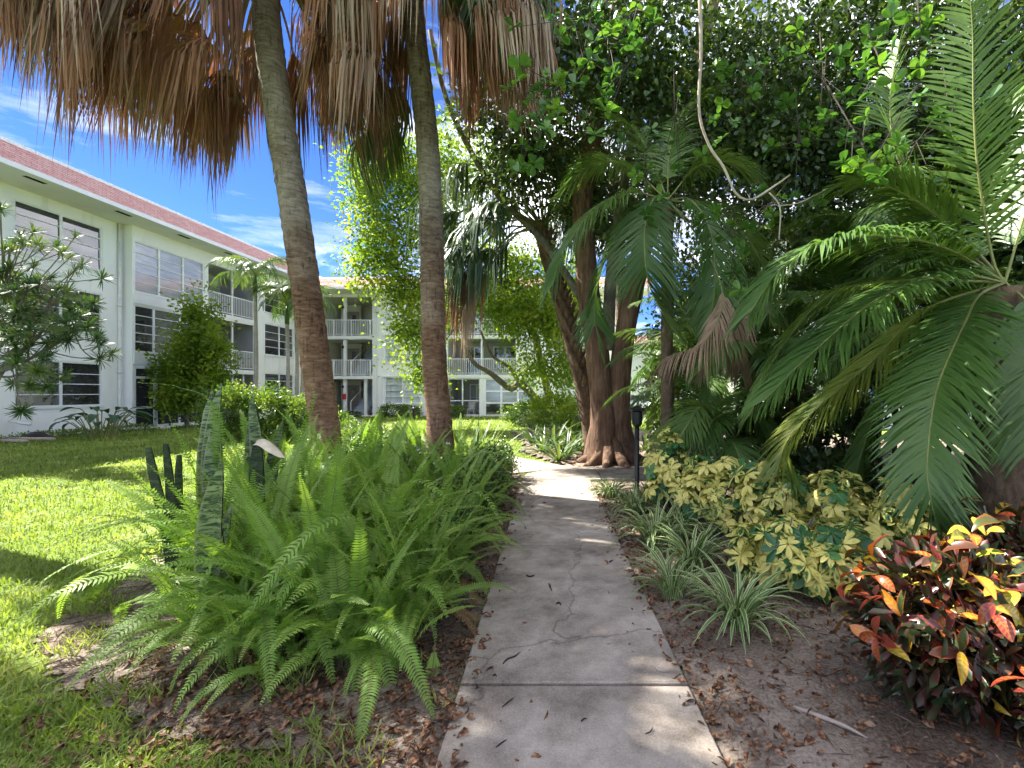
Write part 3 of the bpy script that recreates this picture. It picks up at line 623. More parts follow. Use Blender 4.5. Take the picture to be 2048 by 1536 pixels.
# ------------------------------------------------------------------ vegetation kit
ZUP = Vector((0, 0, 1))
def curve(pts, n):
    """Catmull-Rom through pts, resampled to n points"""
    P = [Vector(p) for p in pts]; P = [P[0] * 2 - P[1]] + P + [P[-1] * 2 - P[-2]]; out = []
    segs = len(P) - 3
    for k in range(n):
        s = k / (n - 1) * segs; i = min(int(s), segs - 1); t = s - i; a, b, c, d = P[i:i+4]
        out.append(.5 * ((2*b) + (c-a)*t + (2*a-5*b+4*c-d)*t*t + (3*b-a-3*c+d)*t**3))
    L = [0]
    for a, b in zip(out, out[1:]): L.append(L[-1] + (b - a).length)
    res = []; j = 0
    for k in range(n):
        q = L[-1] * k / (n - 1)
        while j < n - 2 and L[j+1] < q: j += 1
        f = (q - L[j]) / max(L[j+1] - L[j], 1e-9); res.append(out[j].lerp(out[j+1], f))
    return res
def arc(L, th0, th1, n=14, bend=0.0):
    p = Vector((0, 0, 0)); out = [p.copy()]
    for k in range(n - 1):
        t = (k + .5) / (n - 1); th = R(th0 + (th1 - th0) * t); a = R(bend) * t
        p = p + Vector((math.cos(th) * math.cos(a), math.cos(th) * math.sin(a), math.sin(th))) * (L / (n - 1)); out.append(p.copy())
    return out
def pinnate(mb, pts, n, L0, w0, start=.16, sweep=35, vee=.15, droop=.4, rach=.012, segs=3, jit=.08, tipL=.35, kr=1, seed=0, upref=None):
    """feather leaf: rachis tube plus n drooping leaflets a side"""
    rd = random.Random(seed); C = curve(pts, max(24, n // 2)); m = len(C)
    mb.tube(C, [rach * (1 - .8 * k / (m - 1)) for k in range(m)], 5, False, k=kr)
    for i in range(n):
        t = start + (1 - start) * (i + .5) / n; q = t * (m - 1); j = min(int(q), m - 2); p = C[j].lerp(C[j+1], q - j)
        T = (C[min(j+2, m-1)] - C[max(j-1, 0)]).normalized(); ur = upref or ZUP
        S = T.cross(ur)
        if S.length < .12: S = T.cross(Vector((0, 1, .2)))
        S.normalize(); U = S.cross(T)
        prof = min(1, (t - start) / .18 + .45) * (1 - (1 - tipL) * max(0, (t - .55) / .45) ** 1.3)
        for s in (-1, 1):
            a = R(sweep + 20 * t + rd.uniform(-9, 9)); L = L0 * prof * rd.uniform(1 - jit, 1 + jit)
            d = (S * (s * math.cos(a)) + T * math.sin(a) + U * (vee + rd.uniform(-.1, .1))).normalized()
            ax0 = (T - d * T.dot(d)).normalized(); dr = droop * rd.uniform(.7, 1.3)
            P = [p + d * (L * q_) + Vector((0, 0, -1)) * (dr * L * q_ * q_) for q_ in [k / segs for k in range(segs + 1)]]
            wd = [w0 * .55] + [w0 * (1 - .55 * (k / segs) ** 2) for k in range(1, segs)] + [0]
            mb.strip2(P, wd, ax0)
    return mb
def fern_frond(mb, pts, n, L0, w0, start=.10, vee=.12, seed=0, kr=1, droop=.18):
    rd = random.Random(seed); C = curve(pts, 26); m = len(C)
    mb.tube(C, [.0035 * (1 - .7 * k / (m - 1)) for k in range(m)], 4, False, k=kr)
    wav = rd.uniform(-.5, .5)
    for i in range(n):
        t = start + (1 - start) * (i + .5) / n; q = t * (m - 1); j = min(int(q), m - 2); p = C[j].lerp(C[j+1], q - j)
        T = (C[min(j+1, m-1)] - C[max(j-1, 0)]).normalized(); S = T.cross(ZUP)
        if S.length < .15: S = T.cross(Vector((.3, 1, 0)))
        S.normalize(); U = S.cross(T); prof = min(1, .35 + (t - start) * 4.2) * (1 - max(0, (t - .5) / .5) ** 1.6 * .88)
        for s in (-1, 1):
            L = L0 * prof * rd.uniform(.88, 1.1); f = .18 + .25 * t
            d = (S * s + T * f + U * (vee + wav * .25 * s + rd.uniform(-.15, .15))).normalized()
            ax = (T - d * T.dot(d)).normalized(); w = w0 * (.55 + .45 * prof)
            P0 = p; P1 = p + d * L * .45 - ZUP * droop * L * .2; P2 = p + d * L - ZUP * droop * L
            a = mb.vert(P0 - ax * w * .5); b = mb.vert(P0 + ax * w * .6); c = mb.vert(P1 + ax * w + U * w * .15); e = mb.vert(P1 - ax * w + U * w * .15); g = mb.vert(P2 + T * L * .12)
            mb.face(a, b, c, e); mb.face(e, c, g)
    return mb
def fan_leaf(mb, nseg, L, spread, hang, seed=0, w0=.022, k=0, split=.35, jit=.15, twist=.3):
    """palmate leaf, hub at origin, axis along +X, fanned in XY, segments sinking towards -Z by hang"""
    rd = random.Random(seed)
    for i in range(nseg):
        a = R(spread) * ((i + .5) / nseg * 2 - 1) + rd.uniform(-.03, .03); l = L * (1 - .28 * abs(a) / R(max(spread, 1))) * rd.uniform(1 - jit, 1 + jit)
        d = Vector((math.cos(a), math.sin(a), .10 * math.cos(a * 2) + rd.uniform(-.06, .06))).normalized(); p = Vector((0, 0, 0)); P = [p.copy()]
        n = 6; hg = hang * rd.uniform(.75, 1.25); wob = rd.uniform(-.12, .12)
        for q in range(n):
            f = (q + 1) / n; dd = (d * (1 - min(1, hg * f)) + Vector((wob * f, 0, -1)) * min(1, hg * f)).normalized(); p = p + dd * (l / n); P.append(p.copy())
        ax = []
        tw = rd.uniform(-twist, twist) * 2.5
        for q in range(n + 1):
            T = (P[min(q+1, n)] - P[max(q-1, 0)]).normalized(); s = T.cross(ZUP if abs(T.z) < .95 else Vector((-d.x, -d.y, 0)))
            if s.length < .05: s = T.cross(Vector((1, 0, 0)))
            s.normalize(); s = Matrix.Rotation(tw * q / n, 3, T) @ s; ax.append(s)
        wmax = min(w0, 1.3 * l * split * R(spread) / nseg * 1.0 + .008)
        wd = [.004, wmax * .75, wmax, wmax * .85, wmax * .6, wmax * .3, 0.0]
        mb.strip(P, wd, ax, .25, k=k)
    return mb
def grow_tree(parent, base, trunk, rad, blobs, leaf, lw, per, clusters, mat, bark, crad=.45, hangf=.2, limbs=True, roundness=0, smooth=True, seed=1, up=.3):
    """trunk tube, limbs into each crown blob, twigs, and leaf clumps spread through the blobs' volume"""
    global rng
    rng = np.random.default_rng(seed); rd = random.Random(seed)
    mb = MB(); T = curve(trunk, 28); mb.tube(T, [rad[0] + (rad[1] - rad[0]) * (k / 27) ** .7 for k in range(28)], 14, True, .05); mb.obj('trunk', bark, parent, smooth=True)
    Vs, Fs, off = [], [], 0
    mb = MB(); 
    for bi, (c, r, wgt) in enumerate(blobs):
        c = Vector(c); s = T[min(27, int(28 * rd.uniform(.55, .98)))]; mid = s.lerp(c, .5) + Vector((rd.uniform(-.3, .3), rd.uniform(-.3, .3), rd.uniform(0, .5)))
        LB = curve([s, mid, c], 10); r0 = rad[1] * rd.uniform(.35, .6)
        if limbs: mb.tube(LB, [r0 * (1 - .75 * k / 9) for k in range(10)], 7, False, .08)
        nc = max(3, int(clusters * wgt)); P = rng.normal(size=(nc, 3)); P = unit(P) * (rng.random((nc, 1)) ** .45); P = P * np.array(r) + np.array(c)
        for k in range(0, nc, 3):
            q = Vector(P[k]); a = LB[rd.randint(4, 9)]
            if limbs: mb.tube([a, a.lerp(q, .5) + Vector((0, 0, .08)), q], [r0 * .22, r0 * .14, r0 * .05 + .004], 4, False)
        n = nc * per; ci = np.repeat(np.arange(nc), per); dv = rng.normal(size=(n, 3)); dv[:, 2] -= hangf * rng.random(n)
        pos = P[ci] + dv * (crad * (.5 + rng.random((nc, 1))[ci])) * .55
        D = unit(dv) + rng.normal(size=(n, 3)) * .6; D[:, 2] += up * (rng.random(n) - .5)
        sz = leaf * (.7 + .6 * rng.random(n)); V, F = leaf_cloud(pos, D, sz, sz * lw, .25, roundness); Vs.append(V); Fs.append(F + off); off += len(V)
    if limbs and mb.v: mb.obj('limbs', bark, parent, smooth=True)
    me = np_mesh('crown', np.concatenate(Vs) - np.array(WL[parent.name]), np.concatenate(Fs), mat); o = bpy.data.objects.new('crown', me); put(o, parent, WL[parent.name]); return o
# shared leaf meshes
DEADFAN = []
for k in range(7):
    mb = MB(); fan_leaf(mb, 38, random.uniform(1.45, 1.85), random.choice((45, 60, 80)), random.uniform(1.7, 2.9), 100 + k, .016, jit=.3, twist=.7); DEADFAN.append(mb.mesh('dead_fan', [MT['deadfan'], MT['petiole']], attr=False))
GREENFAN = []
for k in range(5):
    mb = MB(); fan_leaf(mb, 46, random.uniform(1.1, 1.35), random.choice((85, 100, 112)), random.uniform(.55, 1.0), 200 + k, .026); GREENFAN.append(mb.mesh('green_fan', [MT['greenfan']]))
HANGFAN = []
for k in range(4):
    mb = MB(); fan_leaf(mb, 44, random.uniform(1.25, 1.6), random.choice((50, 65)), random.uniform(1.3, 1.9), 300 + k, .021); HANGFAN.append(mb.mesh('hanging_green_fan', [MT['greenfan']]))
def frame_to(d, roll=0):
    """rotation taking +X to direction d with Z kept as upright as possible"""
    x = Vector(d).normalized(); y = ZUP.cross(x)
    if y.length < .05: y = Vector((0, 1, 0)) - x * x.y
    y.normalize(); z = x.cross(y); m = Matrix((x, y, z)).transposed(); return (m @ Matrix.Rotation(roll, 3, 'X')).to_euler()
def fan_on(parent, hub, src, meshes, name, scale=1.0, tilt=0.0, pet=True, petmat='petiole', thick=.016, roll=.35):
    """a fan leaf whose hub sits at hub, facing away from src, with its petiole"""
    hub = Vector(hub); d = hub - Vector(src); h = Vector((d.x, d.y, 0))
    if h.length < .05: h = Vector((random.uniform(-1, 1), random.uniform(-1, 1), 0))
    h.normalize(); h.z = tilt
    o = inst(name, random.choice(meshes), parent, hub, frame_to(h, random.uniform(-roll, roll)), (scale * random.uniform(.88, 1.12),) * 3)
    if pet:
        mb = MB(); s = Vector(src); mid = s.lerp(hub, .55) + Vector((0, 0, .22 * d.length)); C = curve([s, mid, hub + Vector((h.x, h.y, 0)) * .05], 7)
        mb.tube(C, [thick * 1.6 * (1 - .45 * k / 6) for k in range(7)], 5, False); mb.obj('petiole', MT[petmat], parent)
    return o
def palm_trunk(parent, pts, r0, r1, mat, rings=130, flare=.0, bump=.03, n=22, name='trunk'):
    C = curve(pts, rings); mb = MB(); rd = random.Random(hash(name) % 99 + rings)
    rad = []
    for k in range(rings):
        t = k / (rings - 1); saw = ((k * .5) % 1.0); rad.append((r0 + (r1 - r0) * t) * (1 + flare * max(0, 1 - t * 7) + bump * (saw - .4) + rd.uniform(-.008, .008)))
    mb.tube(C, rad, n, True, .04); return mb.obj(name, mat, parent, smooth=True)
# ------------------------------------------------------------------ the two shaggy fan palms, plus an unseen third added for its shade
def shaggy_palm(label, pts, r0, r1, hubs, top, seed, greens=22):
    random.seed(seed); base = Vector(pts[0]); t = thing('fan_palm', label, 'palm tree', (base.x, base.y, 0))
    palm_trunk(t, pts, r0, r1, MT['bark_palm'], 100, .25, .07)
    for h in hubs: fan_on(t, h[0], (top[0], top[1], top[2] + random.uniform(-.5, .3)), DEADFAN, 'dead_frond', h[1], random.uniform(-.05, .25), roll=.12)
    for k in range(greens):
        a = 2 * math.pi * k / greens + random.uniform(-.2, .2); e = random.uniform(.1, 1.3); l = random.uniform(.9, 1.4)
        hub = Vector(top) + Vector((math.cos(a) * math.cos(e), math.sin(a) * math.cos(e), math.sin(e))) * l + Vector((0, 0, .3))
        fan_on(t, hub, top, GREENFAN, 'frond', 1.0, random.uniform(-.1, .8), True, 'rachis')
    return t
def tip_hub(u, v, Y, L=1.25):           # hub position of a hanging leaf whose tips reach pixel (u, v) at depth Y
    p = W(u, v, Y); return (p.x, p.y, p.z + L)
random.seed(11)
top1 = W(528, -110, 7.0); p1 = [Vector((-3.93, 7.0, -.05)), W(650, 860, 7.0), W(628, 700, 7.0), W(601, 500, 7.0), W(578, 350, 7.0), W(552, 190, 7.0), W(534, 40, 7.0), top1]
H = []
def contour1(u): return np.interp(u, [20, 60, 130, 200, 260, 340, 440, 530, 560, 620, 690, 760], [60, 130, 215, 270, 300, 345, 392, 385, 300, 310, 305, 270])
for k in range(84):
    u = random.uniform(40, 475); vmax = float(contour1(u)); far_ = (u - 30) / 470; Y = random.uniform(5.0, 6.2) if u < 230 else random.uniform(5.6, 8.3)
    if u > 300 and Y < 6.4: vmax = min(vmax, 200)
    v = vmax - abs(random.gauss(0, 95)); s = random.uniform(.85, 1.05)
    H.append((tip_hub(u, v, Y, 1.5 * s), s))
for k in range(24):
    u = random.uniform(615, 720); Y = random.uniform(6.8, 7.9); v = float(contour1(u)) - abs(random.gauss(0, 70)); s = random.uniform(.8, 1.0); H.append((tip_hub(u, v, Y, 1.5 * s), s))
for k in range(14):
    u = random.uniform(440, 640); H.append((tip_hub(u, random.uniform(-150, -20), random.uniform(5.4, 6.4)  , 1.5), .95))
for k in range(18):
    u = random.uniform(330, 600); H.append((tip_hub(u, random.uniform(150, 350), random.uniform(7.6, 8.8)  , 1.5), .95))
shaggy_palm('leaning fan palm with brown dead skirt and leaning trunk, nearest the left building', p1, .205, .182, H, top1, 21)
top2 = W(818, -120, 7.6); p2 = [Vector((-2.44, 7.6, -.05)), W(880, 870, 7.6), W(868, 700, 7.6), W(864, 500, 7.6), W(858, 330, 7.6), W(846, 200, 7.6), W(830, 60, 7.6), top2]
random.seed(12); H = []
for k in range(50):
    u = random.uniform(650, 815); Y = random.uniform(6.3, 9.2); v = random.uniform(180, 330) - (60 if Y < 7.2 and u > 770 else 0) - abs(random.gauss(0, 60)); H.append((tip_hub(u, v, Y, 1.5), random.uniform(.85, 1.0)))
for k in range(48):
    u = random.uniform(885, 1060); Y = random.uniform(6.4, 9.0); v = float(np.interp(u, [880, 980, 1060], [300, 265, 250])) - abs(random.gauss(0, 75)); H.append((tip_hub(u, v, Y, 1.5), random.uniform(.85, 1.0)))
for k in range(16):
    u = random.uniform(760, 940); H.append((tip_hub(u, random.uniform(-120, 40), random.uniform(5.9, 6.9)  , 1.5), .95))
pal2 = shaggy_palm('straighter fan palm with orange-brown skirt, standing in the ferns by the path', p2, .198, .165, H, top2, 22)
for (u, v, Y) in ((700, 330, 8.6), (735, 410, 8.9), (770, 380, 8.6), (800, 330, 8.2), (960, 160, 6.9), (1010, 190, 6.9), (1040, 230, 7.3), (1065, 150, 7.0), (920, 130, 7.0), (985, 60, 6.6)):
    fan_on(pal2, tip_hub(u, v, Y, 1.35), top2, HANGFAN, 'frond', 1.0, -.2, True, 'rachis')
random.seed(13)
t3 = (-8.9, 6.0, 10.2); H = [((-8.9 + 1.8 * math.cos(a) * q, 6.0 + 1.8 * math.sin(a) * q, 9.9 + random.uniform(-.5, .6)), 1.0) for a, q in [(random.uniform(0, 6.28), random.uniform(.6, 1.05)) for _ in range(34)]]  # added palm, never in view: its crown casts shade on the front slab and ferns
shaggy_palm('unseen fan palm added left of the frame to shade the path', [Vector((-9.8, 6.0, -.05)), Vector((-9.6, 6.0, 4)), Vector(t3)], .23, .2, H, t3, 23, 46)
# ------------------------------------------------------------------ cabbage palm with leaf-base boots, and its drooping fans
random.seed(14)
q1 = GP(1187, 915); Yc = q1.y
pts = [Vector((q1.x, Yc, -.05)), W(1180, 860, Yc), W(1168, 780, Yc), W(1146, 690, Yc), W(1122, 600, Yc), W(1102, 530, Yc), W(1086, 470, Yc)]
cab = thing('cabbage_palm', 'curving cabbage palm with criss-cross leaf bases leaning left beside the thick trunk', 'palm tree', (q1.x, Yc, 0))
palm_trunk(cab, pts, .19, .20, MT['bark_boot'], 60, .15, .05, 16)
C = curve(pts, 60); mb = MB(); mb.strip([Vector((0, 0, 0)), Vector((.07, 0, .10)), Vector((.13, 0, .22)), Vector((.17, 0, .30))], [.075, .06, .04, .022], Vector((0, 1, 0)), .5); bootm = mb.mesh('leaf_base', [MT['bark_boot']])
for k in range(8, 60):
    for j in range(4):
        a = j * math.pi / 2 + k * .7; inst('leaf_base', bootm, cab, C[k] + Vector((math.cos(a), math.sin(a), 0)) * .15, (0, 0, a), random.uniform(.8, 1.15))
ctop = C[-1] + Vector((0, 0, .15))
for (u, v, Y, kind) in ((905, 600, 10.6, 0), (930, 690, 10.4, 1), (950, 715, 10.6, 1), (975, 690, 10.8, 1), (960, 650, 10.2, 0), (995, 640, 10.9, 0), (920, 560, 11.3, 0), (1000, 560, 10.2, 0), (1020, 620, 11.4, 0), (890, 520, 11.0, 0), (940, 470, 10.8, 0), (985, 480, 11.6, 0),
                        (1130, 520, 11.5, 0), (1170, 480, 11.9, 0), (1060, 420, 11.8, 0), (1120, 400, 12.2, 0), (1180, 420, 11.4, 0), (1010, 430, 12, 0), (940, 640, 10.3, 0), (965, 600, 10.5, 0)):
    fan_on(cab, tip_hub(u, v, Y, 1.6), ctop, HANGFAN if not kind else DEADFAN, 'frond' if not kind else 'dead_frond', 1.3, .05, True, 'rachis', roll=.15)
for k in range(6):
    a = random.uniform(0, 6.28); e = random.uniform(.2, 1.2); fan_on(cab, ctop + Vector((math.cos(a) * math.cos(e), math.sin(a) * math.cos(e), math.sin(e))) * 1.4, ctop, GREENFAN, 'frond', 1.0, .3, True, 'rachis')
# second fan palm in the shade behind it
random.seed(15); b5 = Vector((.75, 13.2, 0)); top5 = Vector((.55, 13.0, 7.4))
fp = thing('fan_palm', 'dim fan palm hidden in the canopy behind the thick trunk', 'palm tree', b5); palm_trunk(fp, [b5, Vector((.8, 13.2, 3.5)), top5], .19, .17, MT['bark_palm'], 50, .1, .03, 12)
for k in range(26):
    a = random.uniform(0, 6.28); r = random.uniform(.8, 1.6); z = random.uniform(-.9, .9); fan_on(fp, top5 + Vector((math.cos(a) * r, math.sin(a) * r, z)), top5, HANGFAN if z < .2 else GREENFAN, 'frond', 1.15, -.1, True, 'rachis')
# ------------------------------------------------------------------ thick double trunk with buttress and the dark canopy above
random.seed(16); YT = 10.6
big = thing('shade_tree', 'big tree with thick reddish double trunk and flared roots beside the path', 'tree', (.42, YT, 0))
mb = MB()
for (dx, pp, r0, r1) in ((-.17, [(1202, 935), (1207, 850), (1200, 760), (1190, 680), (1178, 600), (1172, 520), (1165, 400), (1190, 250), (1230, 60), (1260, -120)], 0.29, .16), (.2, [(1246, 935), (1238, 850), (1240, 760), (1245, 700), (1262, 600), (1290, 480), (1330, 330), (1390, 150), (1440, -60)], .26, .14)):
    Pw = [W(u, v, YT + (.05 if dx > 0 else 0)) for u, v in pp]; Pw[0].z = -.05; c_ = curve(Pw, 40)
    mb.tube(c_, [(r0 + (r1 - r0) * (k / 39)) * (1 + .55 * max(0, 1 - k / 5) ** 1.5) for k in range(40)], 20, True, .07)
for a in (-2.9, -2.3, -1.75, -1.2, -.6, .1, 2.8):
    s = Vector((.4, YT, .55)); d = Vector((math.cos(a), math.sin(a), 0)); mb.tube(curve([s + d * .12, s + d * .42 + Vector((0, 0, -.33)), s + d * .8 + Vector((0, 0, -.52)), s + d * 1.25 + Vector((0, 0, -.62))], 9), [.16, .17, .16, .13, .11, .09, .07, .05, .03], 8, True, .08)
mb.obj('trunk', MT['bark_rough'], big, smooth=True)
mb = MB()   # lichen limb running up to the left
mb.tube(curve([W(1195, 650, 10.6), W(1120, 530, 11.0), W(1075, 470, 11.3), W(1000, 395, 11.3), W(940, 300, 11), W(890, 190, 10.6), W(860, 60, 10.2)], 24), [.10 - .05 * k / 23 for k in range(24)], 10, True, .06)
mb.obj('limb', MT['bark_grey'], big, smooth=True)
blobs = [((1.2, 9.2, 7.6), (1.9, 1.6, 1.0), 1.0), ((3.4, 8.6, 7.6), (2.0, 1.8, 1.3), 1.2), ((5.6, 8.4, 7.4), (2.0, 1.8, 1.5), 1.2), ((7.6, 8.0, 6.8), (1.8, 1.8, 1.8), 1.2),
         ((2.2, 8.6, 6.0), (1.5, 1.2, .75), .8), ((4.2, 8.2, 5.8), (1.7, 1.4, 1.0), .9), ((6.2, 7.6, 5.4), (1.7, 1.4, 1.1), .9), ((-.6, 9.4, 8.4), (1.5, 1.4, .9), .6), ((.4, 8.2, 7.9), (1.2, 1.1, .8), .5), ((3.0, 11.5, 7.8), (2.6, 1.4, 1.5), 1.0), ((7.0, 11, 6.2), (3, 1.6, 2.0), 1.1), ((4.0, 12.0, 5.0), (2.4, 1.2, 1.2), .8), ((8.6, 7.2, 4.5), (1.4, 1.6, 1.6), .7), ((-1.2, 10.9, 6.9), (1.3, .9, .9), .7), ((-2.0, 10.6, 8.0), (1.3, .9, .9), .55), ((.2, 11.2, 5.9), (1.2, .8, .8), .6)]
grow = grow_tree
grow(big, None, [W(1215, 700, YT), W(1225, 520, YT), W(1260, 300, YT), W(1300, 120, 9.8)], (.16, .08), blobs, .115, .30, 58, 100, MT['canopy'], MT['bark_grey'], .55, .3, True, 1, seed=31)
# ------------------------------------------------------------------ bright small-leaved tree behind the palms
bt = thing('court_tree', 'bright yellow-green small-leaved tree with twisted low limb in front of the block', 'tree', (-2.4, 23.5, 0))
def BW(u, v, Y=20.5): return W(u, v, Y)
bl = []
for (u, v, ru, rv, Y, wg) in ((765, 480, 45, 70, 20, .7), (800, 360, 75, 70, 20, .9), (815, 580, 40, 60, 20, .6), (830, 670, 30, 50, 20, .4), (845, 745, 22, 35, 20.5, .25), (900, 330, 80, 90, 21, 1), (940, 520, 60, 80, 22, .7), (1000, 600, 60, 55, 21, .7),
                               (1060, 630, 60, 60, 21, .8), (1120, 640, 60, 70, 21, .9), (1140, 560, 60, 60, 22, .7), (1050, 540, 70, 50, 22, .7), (1140, 740, 45, 45, 21.5, .5), (1070, 735, 30, 25, 21.5, .3), (860, 450, 50, 70, 20.5, .6), (760, 300, 60, 50, 19.5, .4), (725, 410, 20, 40, 19.5, .15), (880, 620, 20, 60, 21, .3), (735, 520, 35, 55, 20, .3), (722, 350, 35, 45, 20, .22)):
    s = Y / FPX; bl.append((tuple(W(u, v, Y)), (ru * s * 1.1, 1.2, rv * s), wg))
grow(bt, None, [Vector((-2.35, 23.6, -.05)), W(1098, 800, 23.5), W(1085, 740, 23.3), W(1060, 640, 22.5), W(1000, 480, 21.8)], (.24, .10), bl, .16, .32, 42, 95, MT['oak'], MT['bark_grey'], .62, .5, True, 0, seed=41)
mb = MB(); mb.tube(curve([W(1092, 822, 23.4), W(1068, 795, 23), W(1048, 772, 22.7), W(1034, 768, 22.5), (W(1022, 778, 22.3)), W(1000, 762, 22), W(975, 742, 21.8), W(950, 728, 21.5), W(925, 690, 21.3)], 30), [.23 - .16 * k / 29 for k in range(30)], 10, True, .08)
mb.tube(curve([W(1040, 770, 22.6), W(1020, 735, 22.3), W(985, 712, 22), W(960, 660, 21.6)], 14), [.11 - .06 * k / 13 for k in range(14)], 8, True, .08); mb.obj('limb', MT['bark_grey'], bt, smooth=True)
# ------------------------------------------------------------------ feather palms on the right
FEATH = {}
def hero(parent, px, L0, n, w0=.013, mat='feather', droop=.55, vee=.2, sweep=32, rach=.014, name='frond', seed=0, start=.16):
    mb = MB(); pinnate(mb, [W(*p) for p in px], int(n * 1.45), L0 * 1.05, w0 * .92, start, sweep, vee, droop, rach, 4, .1, .4, 1, seed); return mb.obj(name, [MT[mat], MT['rachis']], parent)
random.seed(17); pb = thing('feather_palm', 'large feather palm at the right edge with long arching fronds over the bed', 'palm tree', (3.72, 4.35, 0))
palm_trunk(pb, [Vector((3.78, 4.4, -.05)), Vector((3.75, 4.4, 1.4)), Vector((3.68, 4.3, 2.55))], .22, .17, MT['bark_boot'], 40, .15, .07, 16)
cr = (2010, 565, 4.25)
for i, (px, L, n, mt, dr) in enumerate([
    ([cr, (1900, 500, 4.0), (1780, 472, 3.8), (1650, 485, 3.6), (1560, 540, 3.5), (1500, 625, 3.45)], .56, 95, 'feather', .42),
    ([cr, (1900, 548, 3.95), (1758, 597, 3.7), (1615, 715, 3.5), (1530, 800, 3.4)], .54, 95, 'feather', .35),
    ([cr, (1960, 590, 4.0), (1928, 650, 3.75), (1876, 772, 3.45), (1856, 900, 3.2), (1858, 980, 3.1), (1880, 1075, 3.05)], .50, 100, 'feather', .25),
    ([cr, (1850, 620, 4.5), (1737, 729, 4.5), (1633, 818, 4.5), (1572, 890, 4.5), (1585, 985, 4.45)], .55, 90, 'feather_y', .4),
    ([cr, (1986, 520, 4.3), (1957, 352, 4.2), (1947, 215, 4.1), (1945, 60, 4.0), (1935, -60, 3.9)], .55, 46, 'feather', .15),
    ([cr, (1930, 480, 4.6), (1830, 400, 4.7), (1720, 360, 4.8), (1620, 400, 4.8)], .60, 80, 'feather', .35),
    ([cr, (2050, 430, 4.3), (2110, 250, 4.3), (2150, 100, 4.3)], .6, 70, 'feather', .3),
    ([cr, (1800, 560, 4.9), (1660, 590, 5.2), (1560, 700, 5.4), (1500, 830, 5.4)], .55, 80, 'feather', .5),
    ([cr, (2060, 620, 4.0), (2070, 760, 3.7), (2060, 900, 3.5)], .5, 70, 'feather', .4),
    ([cr, (1900, 470, 4.9), (1800, 330, 5.2), (1780, 200, 5.3), (1800, 80, 5.3)], .6, 70, 'feather', .25),
    ([cr, (1960, 620, 4.6), (1800, 740, 5.0), (1740, 860, 5.1), (1700, 990, 5.1)], .5, 80, 'feather', .5)]):
    hero(pb, px, L, n, .0135, mt, dr, seed=500 + i)
random.seed(18); pa = thing('feather_palm', 'tall feather palm arching over the black lamp post with a pinkish dead frond', 'palm tree', (1.12, 7.1, 0))
palm_trunk(pa, [Vector((1.12, 7.1, -.05)), Vector((1.1, 7.1, 2.2)), W(1335, 410, 7.0)], .10, .085, MT['bark_boot'], 60, .2, .06, 14)
ca = (1335, 400, 7.0)
for i, (px, L, n, mt, dr) in enumerate([
    ([ca, (1260, 385, 6.7), (1190, 420, 6.4), (1135, 490, 6.2), (1105, 570, 6.1)], .62, 80, 'feather', .6),
    ([ca, (1310, 395, 6.6), (1292, 440, 6.3), (1289, 500, 6.1), (1300, 575, 6.0), (1345, 660, 6.0)], .62, 90, 'feather', .35),
    ([ca, (1380, 400, 6.6), (1420, 460, 6.3), (1430, 560, 6.2), (1420, 650, 6.1)], .60, 80, 'feather', .4),
    ([ca, (1270, 430, 7.2), (1210, 520, 7.2), (1190, 620, 7.2), (1200, 700, 7.2)], .55, 70, 'feather', .4),
    ([ca, (1250, 330, 7.4), (1180, 330, 7.6), (1120, 390, 7.6)], .6, 70, 'feather', .5),
    ([ca, (1400, 330, 7.0), (1480, 330, 6.8), (1550, 400, 6.6)], .6, 70, 'feather', .5),
    ([ca, (1340, 300, 7.3), (1370, 220, 7.5), (1440, 180, 7.6)], .6, 70, 'feather', .4),
    ([ca, (1300, 310, 7.6), (1260, 250, 8), (1220, 240, 8.2)], .6, 60, 'feather', .4),
    ([ca, (1440, 420, 7.2), (1520, 520, 7.2), (1540, 640, 7.2)], .6, 70, 'feather', .5)]):
    hero(pa, px, L, n, .014, mt, dr, seed=600 + i)
for i, px in enumerate([[ca, (1400, 480, 6.3), (1445, 590, 6.0), (1410, 680, 5.8), (1335, 715, 5.7), (1300, 760, 5.7)], [ca, (1420, 500, 6.6), (1470, 590, 6.4), (1450, 690, 6.2), (1400, 740, 6.1)], [ca, (1430, 500, 6.6), (1470, 640, 6.4), (1480, 740, 6.3)]]):
    hero(pa, px, .40, 56, .010, 'feather_dry', 1.1, name='dead_frond', seed=650 + i, start=.55)
random.seed(19); pc = thing('feather_palm', 'low feather palm clump crouching above the cream-splashed shrubs', 'palm tree', (1.75, 6.7, 0))
cc_ = (1430, 900, 6.7)
for i, (px, L, n, mt, dr) in enumerate([
    ([cc_, (1425, 830, 6.6), (1403, 811, 6.4), (1375, 850, 6.2), (1345, 905, 6.1), (1325, 950, 6.05)], .50, 60, 'feather', .35),
    ([cc_, (1440, 840, 6.5), (1425, 842, 6.3), (1400, 885, 6.1), (1380, 940, 6.0)], .48, 60, 'feather', .35),
    ([cc_, (1390, 830, 6.9), (1345, 845, 6.9), (1318, 885, 6.8), (1315, 945, 6.8)], .38, 60, 'feather_y', .5),
    ([cc_, (1360, 790, 8.0), (1320, 800, 8.2), (1300, 850, 8.3)], .42, 50, 'feather', .5),
    ([cc_, (1480, 820, 6.6), (1530, 850, 6.4), (1560, 920, 6.3)], .5, 60, 'feather', .4),
    ([cc_, (1460, 880, 6.2), (1480, 920, 5.9), (1500, 990, 5.8)], .45, 60, 'feather', .3),
    ([cc_, (1400, 780, 7.1), (1370, 720, 7.3), (1320, 700, 7.4)], .5, 50, 'feather', .4), ([cc_, (1450, 780, 7.1), (1480, 720, 7.3), (1520, 710, 7.4)], .5, 50, 'feather', .4)]):
    hero(pc, px, L, n, .013, mt, dr, seed=700 + i)
